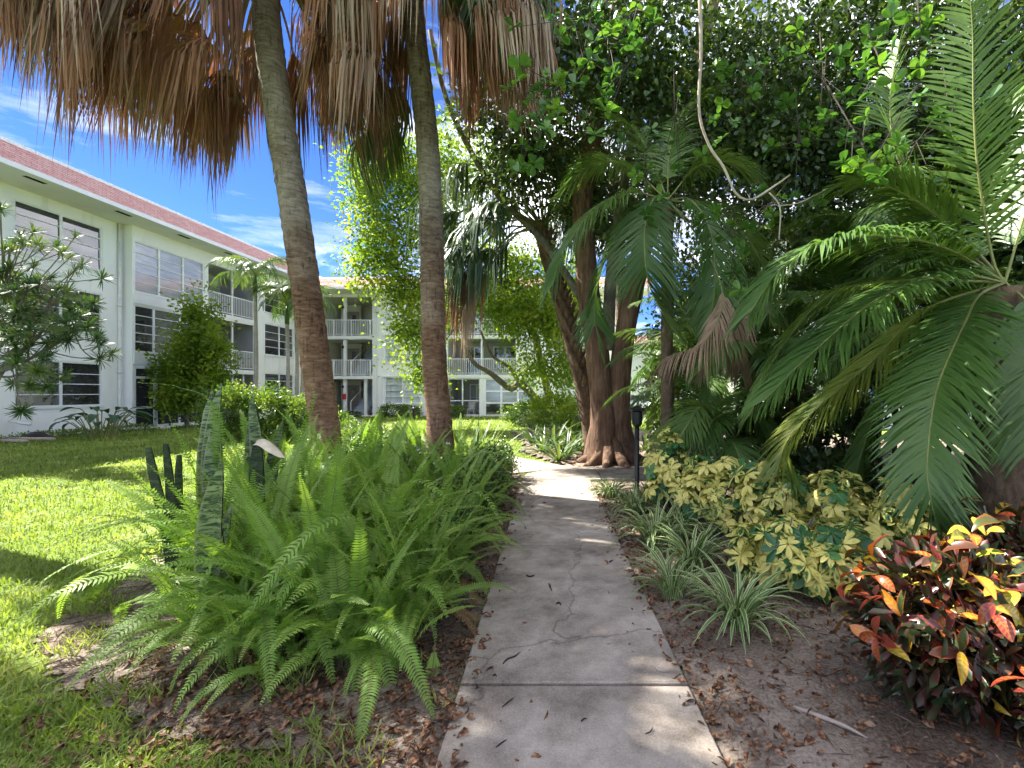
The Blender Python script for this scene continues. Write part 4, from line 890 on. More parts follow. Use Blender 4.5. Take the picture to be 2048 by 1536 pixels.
for dx, dy in ((0, 0), (.12, .1), (-.1, .12), (.22, -.02)):
    mb = MB(); mb.tube([(1.72 + dx, 6.7 + dy, -.02), (1.74 + dx * 1.3, 6.7 + dy * 1.3, .85)], [.035, .025], 8); mb.obj('stem', MT['bark_boot'], pc, smooth=True)
# clumps of cane palms filling the shade behind
CANE = []
for k in range(6):
    mb = MB(); L = random.uniform(1.7, 2.4); pinnate(mb, arc(L, random.uniform(62, 80), random.uniform(-55, -10), 14, random.uniform(-15, 15)), 48, .52, .015, .2, 34, .15, random.uniform(.35, .7), .012, 3, .1, .4, 1, 800 + k)
    CANE.append(mb.mesh('cane_frond', [MT['feather'], MT['rachis']]))
def cane_palm(label, x, y, stems, hmin, hmax, seed, per=8, s=1.0):
    random.seed(seed); t = thing('cane_palm', label, 'palm tree', (x, y, 0), 'cane palms in the shade')
    for k in range(stems):
        a = random.uniform(0, 6.28); r = random.uniform(.05, .45); h = random.uniform(hmin, hmax); b = Vector((x + math.cos(a) * r, y + math.sin(a) * r, -.03)); tp = b + Vector((math.cos(a) * h * .18, math.sin(a) * h * .18, h))
        mb = MB(); mb.tube(curve([b, b.lerp(tp, .5) + Vector((0, 0, .05)), tp], 8), [.04 - .002 * q for q in range(8)], 8); mb.obj('stem', MT['bark_boot'], t, smooth=True)
        for q in range(per): inst('frond', random.choice(CANE), t, tp, (random.uniform(-.2, .2), random.uniform(-.25, .3), a + q * 2.4 + random.uniform(-.4, .4)), s * random.uniform(.75, 1.15))
    return t
cane_palm('cane palm clump with dark slender stems behind the low feather palm', 3.0, 7.3, 6, .9, 2.6, 51)
cane_palm('cane palm clump between the side path and the large feather palm', 4.7, 6.6, 6, .8, 2.6, 52)
cane_palm('cane palm clump behind the large feather palm at the frame edge', 6.4, 6.2, 6, .8, 2.8, 53)
cane_palm('cane palm clump beyond the side path, behind the lamp post', 3.4, 11.4, 6, 1.2, 3.6, 54)
cane_palm('cane palm clump furthest along the side path', 6.6, 11.5, 7, 1.0, 4.0, 55)
cane_palm('tall cane palm crown high in the canopy above the hanging vine', 4.6, 9.0 + 1.6, 5, 3.8, 5.2, 56)
cane_palm('tall cane palm crown high at the upper edge beside the large feather palm', 6.9, 7.2, 5, 3.6, 5.2, 57)
cane_palm('cane palm clump right behind the lamp post in deep shade', 2.3, 8.1, 5, .7, 2.4, 58)
cane_palm('cane palm clump low under the large feather palm fronds', 5.3, 5.3, 5, .6, 2.0, 59)
cane_palm('cane palm clump with crowns level with the large feather palm top', 5.0, 8.0, 6, 2.2, 3.8, 60)
# ------------------------------------------------------------------ ferns
FERN = []
random.seed(61)
for k in range(15):
    mb = MB(); L = random.uniform(.8, 1.3); fern_frond(mb, arc(L, random.uniform(76, 94), random.choice((-85, -45, -10, 20, 45)) + random.uniform(-12, 12), 14, random.uniform(-45, 45)), int(L * random.uniform(44, 58)), random.uniform(.05, .09), random.uniform(.0065, .0088), seed=900 + k)
    FERN.append(mb.mesh('fern_frond', [MT['fern'], MT['rachis']]))
mb = MB(); fern_frond(mb, arc(.8, 60, -80, 14, 10), 34, .05, .008, seed=950); FERNDRY = mb.mesh('dry_fern_frond', [MT['fern_dry'], MT['twig']])
def ring_dist(x, y): return float(edgedist(np.array([x]), np.array([y]), BED_FERN)[0])
def merged(name, items, mats, parent):
    """many small transformed copies joined into one mesh (kind stuff)"""
    Vs, Fs, Ms, off = [], [], [], 0; cache = {}
    for me, M in items:
        if me.name not in cache:
            v = np.empty(len(me.vertices) * 3); me.vertices.foreach_get('co', v); cache[me.name] = (v.reshape(-1, 3), [tuple(p.vertices) for p in me.polygons], [p.material_index for p in me.polygons])
        v, f, mi = cache[me.name]; A_ = np.array(M); Vs.append(v @ A_[:3, :3].T + A_[:3, 3]); Fs += [tuple(i + off for i in q) for q in f]; Ms += mi; off += len(v)
    me = bpy.data.meshes.new(name); me.from_pydata(np.concatenate(Vs) - np.array(WL[parent.name]), [], Fs)
    for m in mats: me.materials.append(m)
    me.polygons.foreach_set('material_index', Ms); o = put(bpy.data.objects.new(name, me), parent, WL[parent.name]); o['kind'] = 'stuff'; return o
def fern_clump(label, region, spacing, nfr, smin, smax, seed, avoid=()):
    random.seed(seed); P = np.array(region); pts = []
    for _ in range(9000):
        x = random.uniform(P[:, 0].min(), P[:, 0].max()); y = random.uniform(P[:, 1].min(), P[:, 1].max())
        if not inpoly(np.array([x]), np.array([y]), region)[0]: continue
        if any((x - a) ** 2 + (y - b) ** 2 < spacing ** 2 for a, b in pts) or any((x - a) ** 2 + (y - b) ** 2 < r * r for a, b, r in avoid): continue
        pts.append((x, y))
    c = (sum(p[0] for p in pts) / len(pts), sum(p[1] for p in pts) / len(pts)); t = thing('sword_fern', label, 'fern', (c[0], c[1], 0)); fr = []
    for x, y in pts:
        a0 = random.uniform(0, 6.28); g = .48 + .62 * min(1, ring_dist(x, y) / .95); z = soil_z(x, y)
        for q in range(nfr):
            a = a0 + q * 2.4 + random.uniform(-.3, .3); s = random.uniform(smin, smax) * g
            fr.append((x + math.cos(a) * .04, y + math.sin(a) * .04, z, random.uniform(-.25, .25), random.uniform(-.22, .2), a, s, random.random() < .05))
    random.shuffle(fr); fr.sort(key=lambda f: f[1] + random.uniform(0, 1.2) - f[6]); rest = []
    for k, (x, y, z, r0, r1, a, s, dry) in enumerate(fr):
        me = FERNDRY if dry else random.choice(FERN)
        if k < 290: inst('dry_frond' if dry else 'frond', me, t, (x, y, z), (r0, r1, a), s)
        elif not dry: rest.append((me, Matrix.Translation((x, y, z)) @ Euler((r0, r1, a)).to_matrix().to_4x4() @ Matrix.Scale(s, 4)))
    if rest: merged('inner_fronds', rest, [MT['fern'], MT['rachis']], t)
    return t
PT = [(-3.93, 7.0, .33), (-2.44, 7.6, .33)]
fn1 = fern_clump('sword fern clump spilling forward over the brown leaf litter', [(-2.3, 2.85), (-1.5, 2.62), (-1.15, 2.8), (-1.2, 4.0), (-2.35, 4.0), (-2.6, 3.4)], .24, 11, .85, 1.10, 71)
fn2 = fern_clump('sword fern clump along the concrete path edge', [(-1.25, 3.1), (-1.08, 3.1), (-1.25, 5.4), (-1.55, 6.6), (-2.5, 6.6), (-2.4, 4.0), (-1.25, 4.0)], .26, 10, .80, 1.08, 72)
fn3 = fern_clump('sword fern clump with arching fronds leaning over the sunny lawn', [(-2.5, 3.3), (-2.35, 4.0), (-2.6, 5.0), (-3.45, 5.2), (-3.55, 4.7), (-3.1, 3.75), (-2.75, 3.3)], .25, 11, .92, 1.2, 73)
fn6 = fern_clump('low fringe of short sword ferns at the front foot of the bed', [(-2.7, 3.1), (-2.3, 2.74), (-1.5, 2.5), (-1.08, 2.58), (-1.15, 2.95), (-2.4, 3.2)], .19, 9, .62, .95, 76)
fn4 = fern_clump('sword fern clump around the foot of the leaning palm', [(-2.6, 5.0), (-2.6, 7.4), (-3.2, 9.0), (-4.7, 9.2), (-4.9, 7.2), (-3.9, 5.2)], .36, 9, .85, 1.15, 74, PT)
fn5 = fern_clump('sword fern patch around the foot of the straighter palm', [(-1.6, 6.6), (-1.75, 8.8), (-2.6, 9.6), (-3.1, 9.0), (-2.6, 7.0)], .36, 9, .78, 1.0, 75, PT)
def hero_fern(parent, px, n, L0, seed, w0=.0085):
    mb = MB(); fern_frond(mb, [W(*p) for p in px], n, L0, w0, seed=seed); return mb.obj('frond', [MT['fern'], MT['rachis']], parent)
for i, (par, px, n, L0) in enumerate([
    (fn1, [(800, 1160, 3.2), (720, 1040, 2.95), (640, 1050, 2.75), (560, 1130, 2.6), (490, 1240, 2.5), (430, 1340, 2.45), (392, 1392, 2.42)], 66, .085),
    (fn1, [(720, 1180, 3.1), (660, 1090, 2.9), (610, 1110, 2.7), (570, 1180, 2.6), (535, 1275, 2.55)], 54, .085),
    (fn1, [(600, 1300, 3.0), (520, 1230, 2.9), (430, 1180, 2.85), (345, 1125, 2.85)], 44, .085),
    (fn1, [(690, 1260, 2.9), (640, 1230, 2.7), (650, 1290, 2.55), (672, 1395, 2.5)], 38, .05),
    (fn1, [(780, 1260, 2.9), (800, 1180, 2.8), (860, 1170, 2.7), (895, 1235, 2.65)], 40, .075),
    (fn1, [(790, 1330, 2.8), (815, 1370, 2.6), (812, 1455, 2.5)], 24, .035), (fn1, [(870, 1290, 2.75), (862, 1370, 2.6), (858, 1440, 2.55)], 34, .045),
    (fn3, [(440, 1000, 3.9), (430, 820, 3.75), (360, 775, 3.6), (275, 765, 3.5)], 52, .06),
    (fn3, [(420, 1080, 3.9), (390, 950, 3.8), (350, 860, 3.75), (325, 805, 3.7)], 44, .08),
    (fn3, [(400, 1120, 3.9), (310, 1000, 3.7), (260, 960, 3.6), (200, 1000, 3.5)], 44, .08),
    (fn3, [(380, 1200, 3.6), (300, 1080, 3.5), (240, 1030, 3.4), (185, 1040, 3.3)], 44, .08),
    (fn3, [(560, 1000, 4.1), (600, 880, 4.1), (628, 800, 4.1), (622, 770, 4.1)], 36, .07),
    (fn2, [(850, 1100, 4.0), (900, 960, 3.9), (960, 900, 3.9), (1000, 930, 3.8)], 46, .08), (fn2, [(800, 1100, 3.7), (880, 1000, 3.5), (960, 985, 3.4), (1005, 1050, 3.3)], 46, .08),
    (fn2, [(760, 1060, 3.8), (740, 960, 3.8), (700, 905, 3.7)], 40, .08), (fn2, [(820, 1150, 3.4), (790, 1020, 3.3), (830, 960, 3.2), (900, 1000, 3.1)], 46, .085)]):
    hero_fern(par, px, n, L0, 1000 + i)
# ------------------------------------------------------------------ low clipped shrub at the path edge, white flowers
def leaf_mass(name, label, cat, boxes, n, leaf, lw, mat, seed, stemmat=None, flowers=0, group=None, roundness=0, shell=.55):
    """a dense shrub from ellipsoids (centre, radii), leaves mostly near the surface"""
    global rng
    rng = np.random.default_rng(seed); rd = random.Random(seed); c0 = boxes[0][0]; t = thing(name, label, cat, (c0[0], c0[1], 0), group); Ps = []; Ds = []
    tot = sum(b[1][0] * b[1][1] + b[1][0] * b[1][2] + b[1][1] * b[1][2] for b in boxes)
    for c, r in boxes:
        k = int(n * (r[0] * r[1] + r[0] * r[2] + r[1] * r[2]) / tot); d = unit(rng.normal(size=(k, 3)))
        d = np.sign(d) * np.abs(d) ** .8; d = unit(d)
        lump = 1 + .12 * np.sin(d[:, :1] * 7 + seed) + .10 * np.sin(d[:, 2:] * 9 + d[:, 1:2] * 8)
        rr = (shell + (1 - shell) * rng.random((k, 1)) ** .6) * lump * (1 + .10 * rng.normal(size=(k, 1)))
        Ps.append(np.array(c) + d * rr * np.array(r)); Ds.append(d + rng.normal(size=(k, 3)) * .7)
    P = np.concatenate(Ps); D = np.concatenate(Ds); keep = P[:, 2] > .02; P, D = P[keep], D[keep]; sz = leaf * (.7 + .6 * rng.random(len(P)))
    V, F = leaf_cloud(P, D, sz, sz * lw, .25, roundness); me = np_mesh('foliage', V - np.array(WL[t.name]), F, mat); put(bpy.data.objects.new('foliage', me), t, WL[t.name])
    mb = MB()
    for c, r in boxes:
        for q in range(4):
            a = rd.uniform(0, 6.28); b = Vector((c[0] + rd.uniform(-.1, .1) * r[0], c[1] + rd.uniform(-.1, .1) * r[1], -.02)); e = Vector(c) + Vector((math.cos(a) * r[0] * .6, math.sin(a) * r[1] * .6, r[2] * .4)); mb.tube([b, b.lerp(e, .5) + Vector((0, 0, .1)), e], [.02, .014, .006], 5, False)
    mb.obj('stems', stemmat or MT['bark_grey'], t)
    if flowers:
        fm = MB()
        for q in range(5): a = q * 1.2566; fm.strip([Vector((0, 0, 0)), Vector((math.cos(a) * .016, math.sin(a) * .016, .004)), Vector((math.cos(a) * .03, math.sin(a) * .03, .002))], [.004, .011, .003], Vector((-math.sin(a), math.cos(a), 0)), .1)
        fme = fm.mesh('flower', [MT['flower']]); topP = P[P[:, 2] > np.quantile(P[:, 2], .8)]
        for k in range(flowers):
            p = topP[rd.randrange(len(topP))]; inst('flower', fme, t, (p[0], p[1], p[2] + .02), (rd.uniform(-.8, .8), rd.uniform(-.8, .8), rd.uniform(0, 6)), rd.uniform(.9, 1.6))
    return t
leaf_mass('low_shrub', 'dark fine-leaved low shrub crowding the path edge beside the ferns', 'shrub', [((-1.42, 5.2, .32), (.32, .55, .40)), ((-1.52, 6.2, .34), (.36, .6, .42)), ((-1.62, 7.3, .36), (.38, .65, .44)), ((-1.75, 8.3, .36), (.40, .6, .44)), ((-1.32, 4.3, .26), (.26, .5, .32)), ((-1.22, 3.5, .22), (.2, .4, .26))], 15000, .042, .36, MT['ixora'], 81)
leaf_mass('flowering_shrub', 'low shrub dotted with white flowers among the ferns between the palms', 'shrub', [((-3.0, 6.6, .5), (.7, .6, .42)), ((-2.2, 6.6, .48), (.5, .6, .4)), ((-3.4, 8.2, .5), (.7, .6, .4))], 7000, .05, .34, MT['shrub'], 82, flowers=60)
# ------------------------------------------------------------------ snake plants
random.seed(62)
def snake_leaf(parent, px, wpx, mat='snake', name='leaf', tipw=0.0, face=None):
    P = curve([W(*p) for p in px], 10); mid = P[5]; w = wpx / FPX * mid.y / 2; mb = MB(); T = (P[-1] - P[0]).normalized()
    ax = Vector((1, .25 * random.uniform(-1, 1), 0)); ax = (ax - T * ax.dot(T)).normalized()
    prof = [.62, .74, .86, .95, 1, 1, .95, .8, .55, tipw] if tipw < .2 else [.7, .8, .9, 1, 1, 1, .98, .92, .8, .5]
    mb.strip(P, [w * q for q in prof], ax, .85, up=Vector((0, -1, .1))); b = P[0]; o3 = WL[parent.name]
    mb2 = MB(); mb2.strip([p + Vector((0, .012, 0)) for p in P], [w * q for q in prof], ax, .85, up=Vector((0, -1, .1)))
    k = len(mb.v); mb.v += mb2.v; mb.m += mb2.m; mb.f += [tuple(i + k for i in f[::-1]) for f in mb2.f]; mb.mi += mb2.mi
    return mb.obj(name, MT[mat], parent, smooth=True, attr=True)
sn = thing('snake_plant', 'tall mottled snake plant with broad upright leaves among the front ferns', 'plant', (-2.4, 3.2, 0))
for px, w in (([(432, 1290, 3.0), (428, 1150, 2.97), (433, 1030, 2.95), (444, 925, 2.92)], 44), ([(455, 1290, 3.05), (450, 1130, 3.08), (420, 960, 3.15)], 34), ([(440, 1260, 3.2), (450, 1080, 3.2), (462, 1010, 3.25)], 30)): snake_leaf(sn, px, w)
snb = thing('snake_plant', 'snake plant with pointed leaves rising highest behind the mottled one', 'plant', (-3.2, 4.0, 0))
for px, w in (([(435, 1160, 4.05), (430, 980, 4.0), (434, 870, 4.0), (442, 765, 4.0)], 38), ([(425, 1160, 4.05), (422, 960, 4.02), (424, 860, 4.0), (423, 780, 4.05)], 36), ([(440, 1160, 3.9), (436, 960, 3.85), (437, 830, 3.85)], 36)): snake_leaf(snb, px, w)
snc = thing('snake_plant', 'darker banded snake plant with a bent dead white leaf tip', 'plant', (-2.9, 4.2, 0))
for px, w in (([(540, 1140, 4.3), (528, 980, 4.3), (518, 870, 4.3), (502, 785, 4.3)], 30), ([(500, 1140, 4.3), (500, 960, 4.3), (496, 850, 4.3)], 16), ([(535, 1140, 4.4), (548, 960, 4.4), (567, 835, 4.4)], 32), ([(545, 1180, 3.7), (540, 1060, 3.7), (545, 990, 3.7)], 26)): snake_leaf(snc, px, w, 'snake')
snake_leaf(snc, [(525, 1170, 3.8), (522, 1050, 3.8), (520, 950, 3.8), (518, 888, 3.8)], 28, 'snake_d', tipw=.7)
snake_leaf(snc, [(512, 886, 3.78), (525, 884, 3.74), (545, 895, 3.70), (570, 916, 3.68)], 17, 'deadpale', 'dead_tip')
snd = thing('snake_plant', 'snake plant of cut blunt dark leaf stubs at the lawn side of the ferns', 'plant', (-3.3, 3.6, 0))
for px, w in (([(352, 1200, 3.55), (345, 1080, 3.5), (320, 970, 3.5), (300, 895, 3.5)], 26), ([(365, 1190, 3.6), (362, 1010, 3.6), (360, 910, 3.6)], 16), ([(350, 1190, 3.65), (345, 980, 3.65), (333, 888, 3.65)], 17), ([(395, 1230, 3.4), (365, 1120, 3.35), (338, 1005, 3.3)], 26)): snake_leaf(snd, px, w, 'snake_d', tipw=.75)
# ------------------------------------------------------------------ cream-edged lily clumps
LILY = []
for k in range(7):
    mb = MB(); L = random.uniform(.45, .68); C = arc(L, random.uniform(62, 82), random.uniform(-65, 0), 9, random.uniform(-20, 20)); w = random.uniform(.011, .016); mb.strip(C, [w * q for q in (.7, .85, 1, 1, 1, .92, .75, .5, .05)], Vector((0, 1, 0)), .3); LILY.append(mb.mesh('lily_blade', [MT['lily']], attr=True))
def lily(label, x, y, n, s, seed, group='cream-edged lily clumps'):
    random.seed(seed); t = thing('flax_lily', label, 'plant', (x, y, 0), group)
    for q in range(int(n * 1.5)):
        a = q * 2.4 + random.uniform(-.4, .4); r = random.uniform(.01, .12) * s; inst('blade', random.choice(LILY), t, (x + math.cos(a) * r, y + math.sin(a) * r, soil_z(x, y) - .01), (random.uniform(-.2, .2), random.uniform(-.4, .15), a), 1.25 * s * random.uniform(.7, 1.15))
for k, (u, v, n, s, lab) in enumerate(((1475, 1265, 46, .78, 'cream-edged lily clump alone on bare soil, nearest the camera'), (1345, 1205, 34, .72, 'cream-edged lily clump beside the path, just behind the nearest one'), (1385, 1150, 44, .85, 'cream-edged lily clump against the cream-splashed shrubs, mid-bed'),
        (1310, 1100, 50, .85, 'cream-edged lily clump halfway along the path edge'), (1360, 1085, 46, .9, 'cream-edged lily clump hidden under the front shrub leaves'), (1270, 1035, 60, .72, 'dense pale lily clump in front of the black lamp post'), (1222, 1000, 60, .66, 'furthest pale lily clump, at the path junction corner'), (1300, 1010, 44, .75, 'pale lily clump behind the black lamp post'))):
    g = GP(u, v); lily(lab, g.x, g.y, n, s, 300 + k)
g = W(1065, 853, 19.5); lily('pale spidery lily clump at the lawn edge behind the cabbage palm', g.x, 19.5, 60, 1.5, 320)
# dark agave-like blades behind the straighter palm, dry straps near the ferns
random.seed(63); t = thing('strap_plant', 'grey-green strap-leaved plant rising behind the straighter palm trunk', 'plant', (-2.1, 8.6, 0))
for k in range(22):
    a = random.uniform(0, 6.28); mb = MB(); L = random.uniform(.8, 1.35); C = arc(L, random.uniform(55, 88), random.uniform(20, 60), 8); mb.strip(C, [.03 * q for q in (.8, 1, 1, .9, .75, .55, .3, .02)], Vector((0, 1, 0)), .4); inst('blade', mb.mesh('strap', [MT['lily'] if k % 2 else MT['brom']], attr=True), t, (-2.1 + .05 * math.cos(a), 8.6, .05), (0, 0, a), 1)
# ------------------------------------------------------------------ variegated umbrella shrubs
SCH = []
def umbrella_leaf(mat, k):
    rd = random.Random(k); mb = MB(); n = rd.choice((7, 8, 9)); mb.tube([(0, 0, -.13), (0, 0, 0)], .003, 4, False, k=1)
    for q in range(n):
        a = 2 * math.pi * q / n + rd.uniform(-.12, .12); L = rd.uniform(.10, .145); w = L * rd.uniform(.19, .24); el = rd.uniform(-.45, .1); d = Vector((math.cos(a) * math.cos(el), math.sin(a) * math.cos(el), math.sin(el))); ax = Vector((-math.sin(a), math.cos(a), 0))
        P = [d * (L * s_) + Vector((0, 0, -.02)) * s_ * s_ for s_ in (.10, .3, .52, .74, .92, 1.04)]; mb.strip(P, [w * s_ for s_ in (.12, .55, .92, 1, .62, .08)], ax, .22)
    return mb.mesh('umbrella_leaf', [mat, MT['rachis']], attr=True)
SCHV = [umbrella_leaf(MT['scheff'], 10 + k) for k in range(6)]; SCHG = [umbrella_leaf(MT['scheff_g'], 30 + k) for k in range(3)]
def umbrella_shrub(label, x, y, rx, ry, h, n, seed, green=.12):
    h *= 1.12; green += .05
    random.seed(seed); t = thing('umbrella_shrub', label, 'shrub', (x, y, 0), 'cream-splashed umbrella shrubs')
    mb = MB()
    for q in range(9):
        a = random.uniform(0, 6.28); e = Vector((x + math.cos(a) * rx * .7, y + math.sin(a) * ry * .7, h * random.uniform(.6, .95))); b = Vector((x + random.uniform(-.1, .1), y + random.uniform(-.1, .1), 0)); mb.tube([b, b.lerp(e, .5) + Vector((0, 0, .06)), e], [.011, .009, .006], 6, False)
    mb.obj('stems', MT['bark_grey'], t)
    for q in range(int(n * .85)):
        a = random.uniform(0, 6.28); e = math.asin(random.uniform(-.35, 1)); rr = random.uniform(.55, 1.1) * (1 + .16 * math.sin(a * 3 + seed))
        d = Vector((math.cos(a) * math.cos(e), math.sin(a) * math.cos(e), math.sin(e))); p = Vector((x + d.x * rx * rr, y + d.y * ry * rr, h * .45 + d.z * h * .55 * rr))
        if p.z < .06: continue
        nrm = (d + Vector((0, -.25, .75)) + Vector((random.gauss(0, .65), random.gauss(0, .65), 0))).normalized(); rot = nrm.to_track_quat('Z', 'Y').to_matrix() @ Matrix.Rotation(random.uniform(0, 6.28), 3, 'Z')
        inst('leaf', random.choice(SCHG if random.random() < green else SCHV), t, p, rot, random.uniform(.75, 1.15))
for k, (u, v, rx, ry, h, n, gr, lab) in enumerate(((1345, 1040, .36, .36, .92, 120, .22, 'cream-splashed umbrella shrub beside the black lamp post, tallest of its row'), (1440, 1075, .42, .38, .80, 130, .10, 'cream-splashed umbrella shrub behind the mid-bed lily clumps'), (1560, 1105, .45, .38, .80, 140, .14, 'cream-splashed umbrella shrub with a bright green whorl in mid-row'),
        (1560, 1185, .38, .30, .62, 100, .08, 'cream-splashed umbrella shrub at the front, drooping over bare soil'), (1690, 1130, .42, .36, .75, 120, .14, 'cream-splashed umbrella shrub under the big hanging frond'), (1690, 1215, .34, .26, .58, 90, .10, 'cream-splashed umbrella shrub pressed against the red croton'), (1830, 1150, .40, .34, .74, 100, .15, 'cream-splashed umbrella shrub behind the red croton'))):
    g = GP(u, v); umbrella_shrub(lab, g.x, g.y, rx, ry, h, n, 400 + k, gr)
# ------------------------------------------------------------------ croton
random.seed(64); CRO = []
for k in range(6):
    mb = MB(); L = random.uniform(.11, .165); tw = random.uniform(-1.2, 1.2); C = arc(L, random.uniform(25, 55), random.uniform(-50, 0), 8); ax = [Matrix.Rotation(tw * q / 7, 3, 'X') @ Vector((0, 1, 0)) for q in range(8)]; w = random.uniform(.022, .034)
    mb.strip(C, [w * q for q in (.1, .4, .7, .92, 1, .95, .7, .1)], ax, .35); CRO.append(mb.mesh('croton_leaf', [MT['croton']], smooth=True, attr=True))
def croton(label, cx, cy, rx, ry, h, n, seed):
    random.seed(seed); t = thing('croton_shrub', label, 'shrub', (cx, cy, 0)); mb = MB()
    tips = []
    for q in range(46):
        a = random.uniform(0, 6.28); e = math.asin(random.uniform(-.25, 1)); d = Vector((math.cos(a) * math.cos(e), math.sin(a) * math.cos(e), math.sin(e))); rr = random.uniform(.55, .95); p = Vector((cx + d.x * rx * rr, cy + d.y * ry * rr, max(.12, h * .42 + d.z * h * .5 * rr))); tips.append((p, d))
        b = Vector((cx + d.x * .12, cy + d.y * .12, 0)); mb.tube([b, b.lerp(p, .55) + Vector((0, 0, .05)), p], [.012, .009, .005], 5, False)
    mb.obj('stems', MT['bark_grey'], t); c = 0
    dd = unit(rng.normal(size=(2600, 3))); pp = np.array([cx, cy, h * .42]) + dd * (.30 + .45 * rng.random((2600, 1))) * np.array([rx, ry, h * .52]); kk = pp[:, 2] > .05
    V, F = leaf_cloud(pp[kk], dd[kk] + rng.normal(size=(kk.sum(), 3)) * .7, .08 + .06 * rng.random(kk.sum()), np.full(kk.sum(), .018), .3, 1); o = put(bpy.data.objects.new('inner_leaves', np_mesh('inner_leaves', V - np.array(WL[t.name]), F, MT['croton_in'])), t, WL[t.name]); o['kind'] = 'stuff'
    for k in range(n):
        p, d = tips[k % len(tips)]; a = k * 2.4 + random.uniform(-.5, .5); up = (d + Vector((0, 0, .6))).normalized(); f = random.uniform(-.16, .05)
        rot = up.to_track_quat('Z', 'Y').to_matrix() @ Euler((0, random.uniform(-.5, .5), a)).to_matrix(); inst('leaf', random.choice(CRO), t, p + up * f, rot, random.uniform(.75, 1.25))
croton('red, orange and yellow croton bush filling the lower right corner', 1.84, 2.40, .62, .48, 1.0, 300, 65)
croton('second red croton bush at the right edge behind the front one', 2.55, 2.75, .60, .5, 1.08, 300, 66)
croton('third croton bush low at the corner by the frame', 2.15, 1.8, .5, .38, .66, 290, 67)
# ------------------------------------------------------------------ bromeliads at the foot of the trunks
BRO = []
for k in range(5):
    mb = MB(); L = random.uniform(.6, .95); C = arc(L, random.uniform(45, 80), random.uniform(-30, 35), 8); mb.strip(C, [.032 * q for q in (.9, 1, 1, .95, .85, .65, .4, .03)], Vector((0, 1, 0)), .45); BRO.append(mb.mesh('strap_leaf', [MT['brom']]))
def bromeliad(label, x, y, n, s, seed):
    random.seed(seed); t = thing('bromeliad', label, 'plant', (x, y, 0), 'bromeliads under the trunks')
    for q in range(n): a = q * 2.4 + random.uniform(-.3, .3); inst('leaf', random.choice(BRO), t, (x + math.cos(a) * .05, y + math.sin(a) * .05, .02), (random.uniform(-.2, .2), random.uniform(-.3, .45), a), 1.4 * s * random.uniform(.7, 1.1))
for k, (u, v, n, s, lab) in enumerate(((1130, 915, 30, .85, 'bromeliad rosette flopping onto the path corner'), (1108, 898, 36, 1.05, 'tallest upright bromeliad left of the cabbage palm'), (1085, 908, 26, .8, 'bromeliad nearest the sunny lawn'), (1155, 905, 26, .9, 'bromeliad pressed against the cabbage palm foot'), (1140, 880, 30, 1.1, 'bromeliad behind the others in dappled shade'), (1290, 905, 24, .8, 'bromeliad right of the thick trunk'), (1068, 893, 28, .9, 'bromeliad furthest left, touching the lawn'), (1118, 925, 24, .75, 'small bromeliad right at the kerb of the junction slab'))):
    g = GP(u, v); bromeliad(lab, g.x, g.y, n, s, 500 + k)
leaf_mass('broadleaf_shrub', 'sunlit yellow-green shrub behind the bromeliads', 'shrub', [((-1.6, 18.5, .9), (.9, .6, .75)), ((-.6, 17.5, .7), (.7, .6, .6))], 5000, .10, .3, MT['oak'], 83)
leaf_mass('broadleaf_shrub', 'dark green shrub under the twisted limb', 'shrub', [((-3.0, 22.5, .6), (1.2, .7, .6)), ((-1.2, 22.5, .6), (1.1, .7, .6))], 5000, .13, .3, MT['shrub'], 84)
leaf_mass('foundation_shrub', 'rounded green shrub under the ground-floor curtained window', 'shrub', [((-12.9, 30.6, .38), (.95, .5, .5)), ((-11.8, 30.6, .35), (.7, .5, .42))], 3500, .11, .3, MT['shrub'], 85)
leaf_mass('foundation_shrub', 'small yellowish shrub before the screened porch', 'shrub', [((-9.0, 30.6, .35), (.8, .45, .42))], 1800, .11, .3, MT['hedge'], 86)
leaf_mass('foundation_shrub', 'tiny shrub in front of the stair steps', 'shrub', [((-16.0, 31.2, .15), (.9, .3, .22))], 900, .09, .3, MT['ixora'], 87)
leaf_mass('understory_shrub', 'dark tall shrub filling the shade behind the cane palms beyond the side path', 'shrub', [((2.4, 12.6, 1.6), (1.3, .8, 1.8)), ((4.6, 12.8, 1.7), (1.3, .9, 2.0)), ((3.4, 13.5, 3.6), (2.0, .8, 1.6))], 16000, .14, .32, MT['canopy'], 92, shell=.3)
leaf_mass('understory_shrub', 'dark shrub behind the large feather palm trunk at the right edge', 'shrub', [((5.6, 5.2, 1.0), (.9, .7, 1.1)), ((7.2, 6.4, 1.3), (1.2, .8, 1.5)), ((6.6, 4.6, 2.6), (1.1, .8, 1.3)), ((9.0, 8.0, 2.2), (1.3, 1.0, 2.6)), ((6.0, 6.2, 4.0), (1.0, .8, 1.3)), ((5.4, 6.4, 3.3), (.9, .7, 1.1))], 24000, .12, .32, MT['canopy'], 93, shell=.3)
leaf_mass('understory_shrub', 'dark shrub in the shade behind the low feather palm', 'shrub', [((2.6, 7.6, .7), (.7, .5, .8)), ((3.9, 7.7, .8), (.8, .5, .9)), ((3.2, 6.3, .4), (.6, .4, .5))], 8000, .10, .32, MT['canopy'], 94, shell=.3)
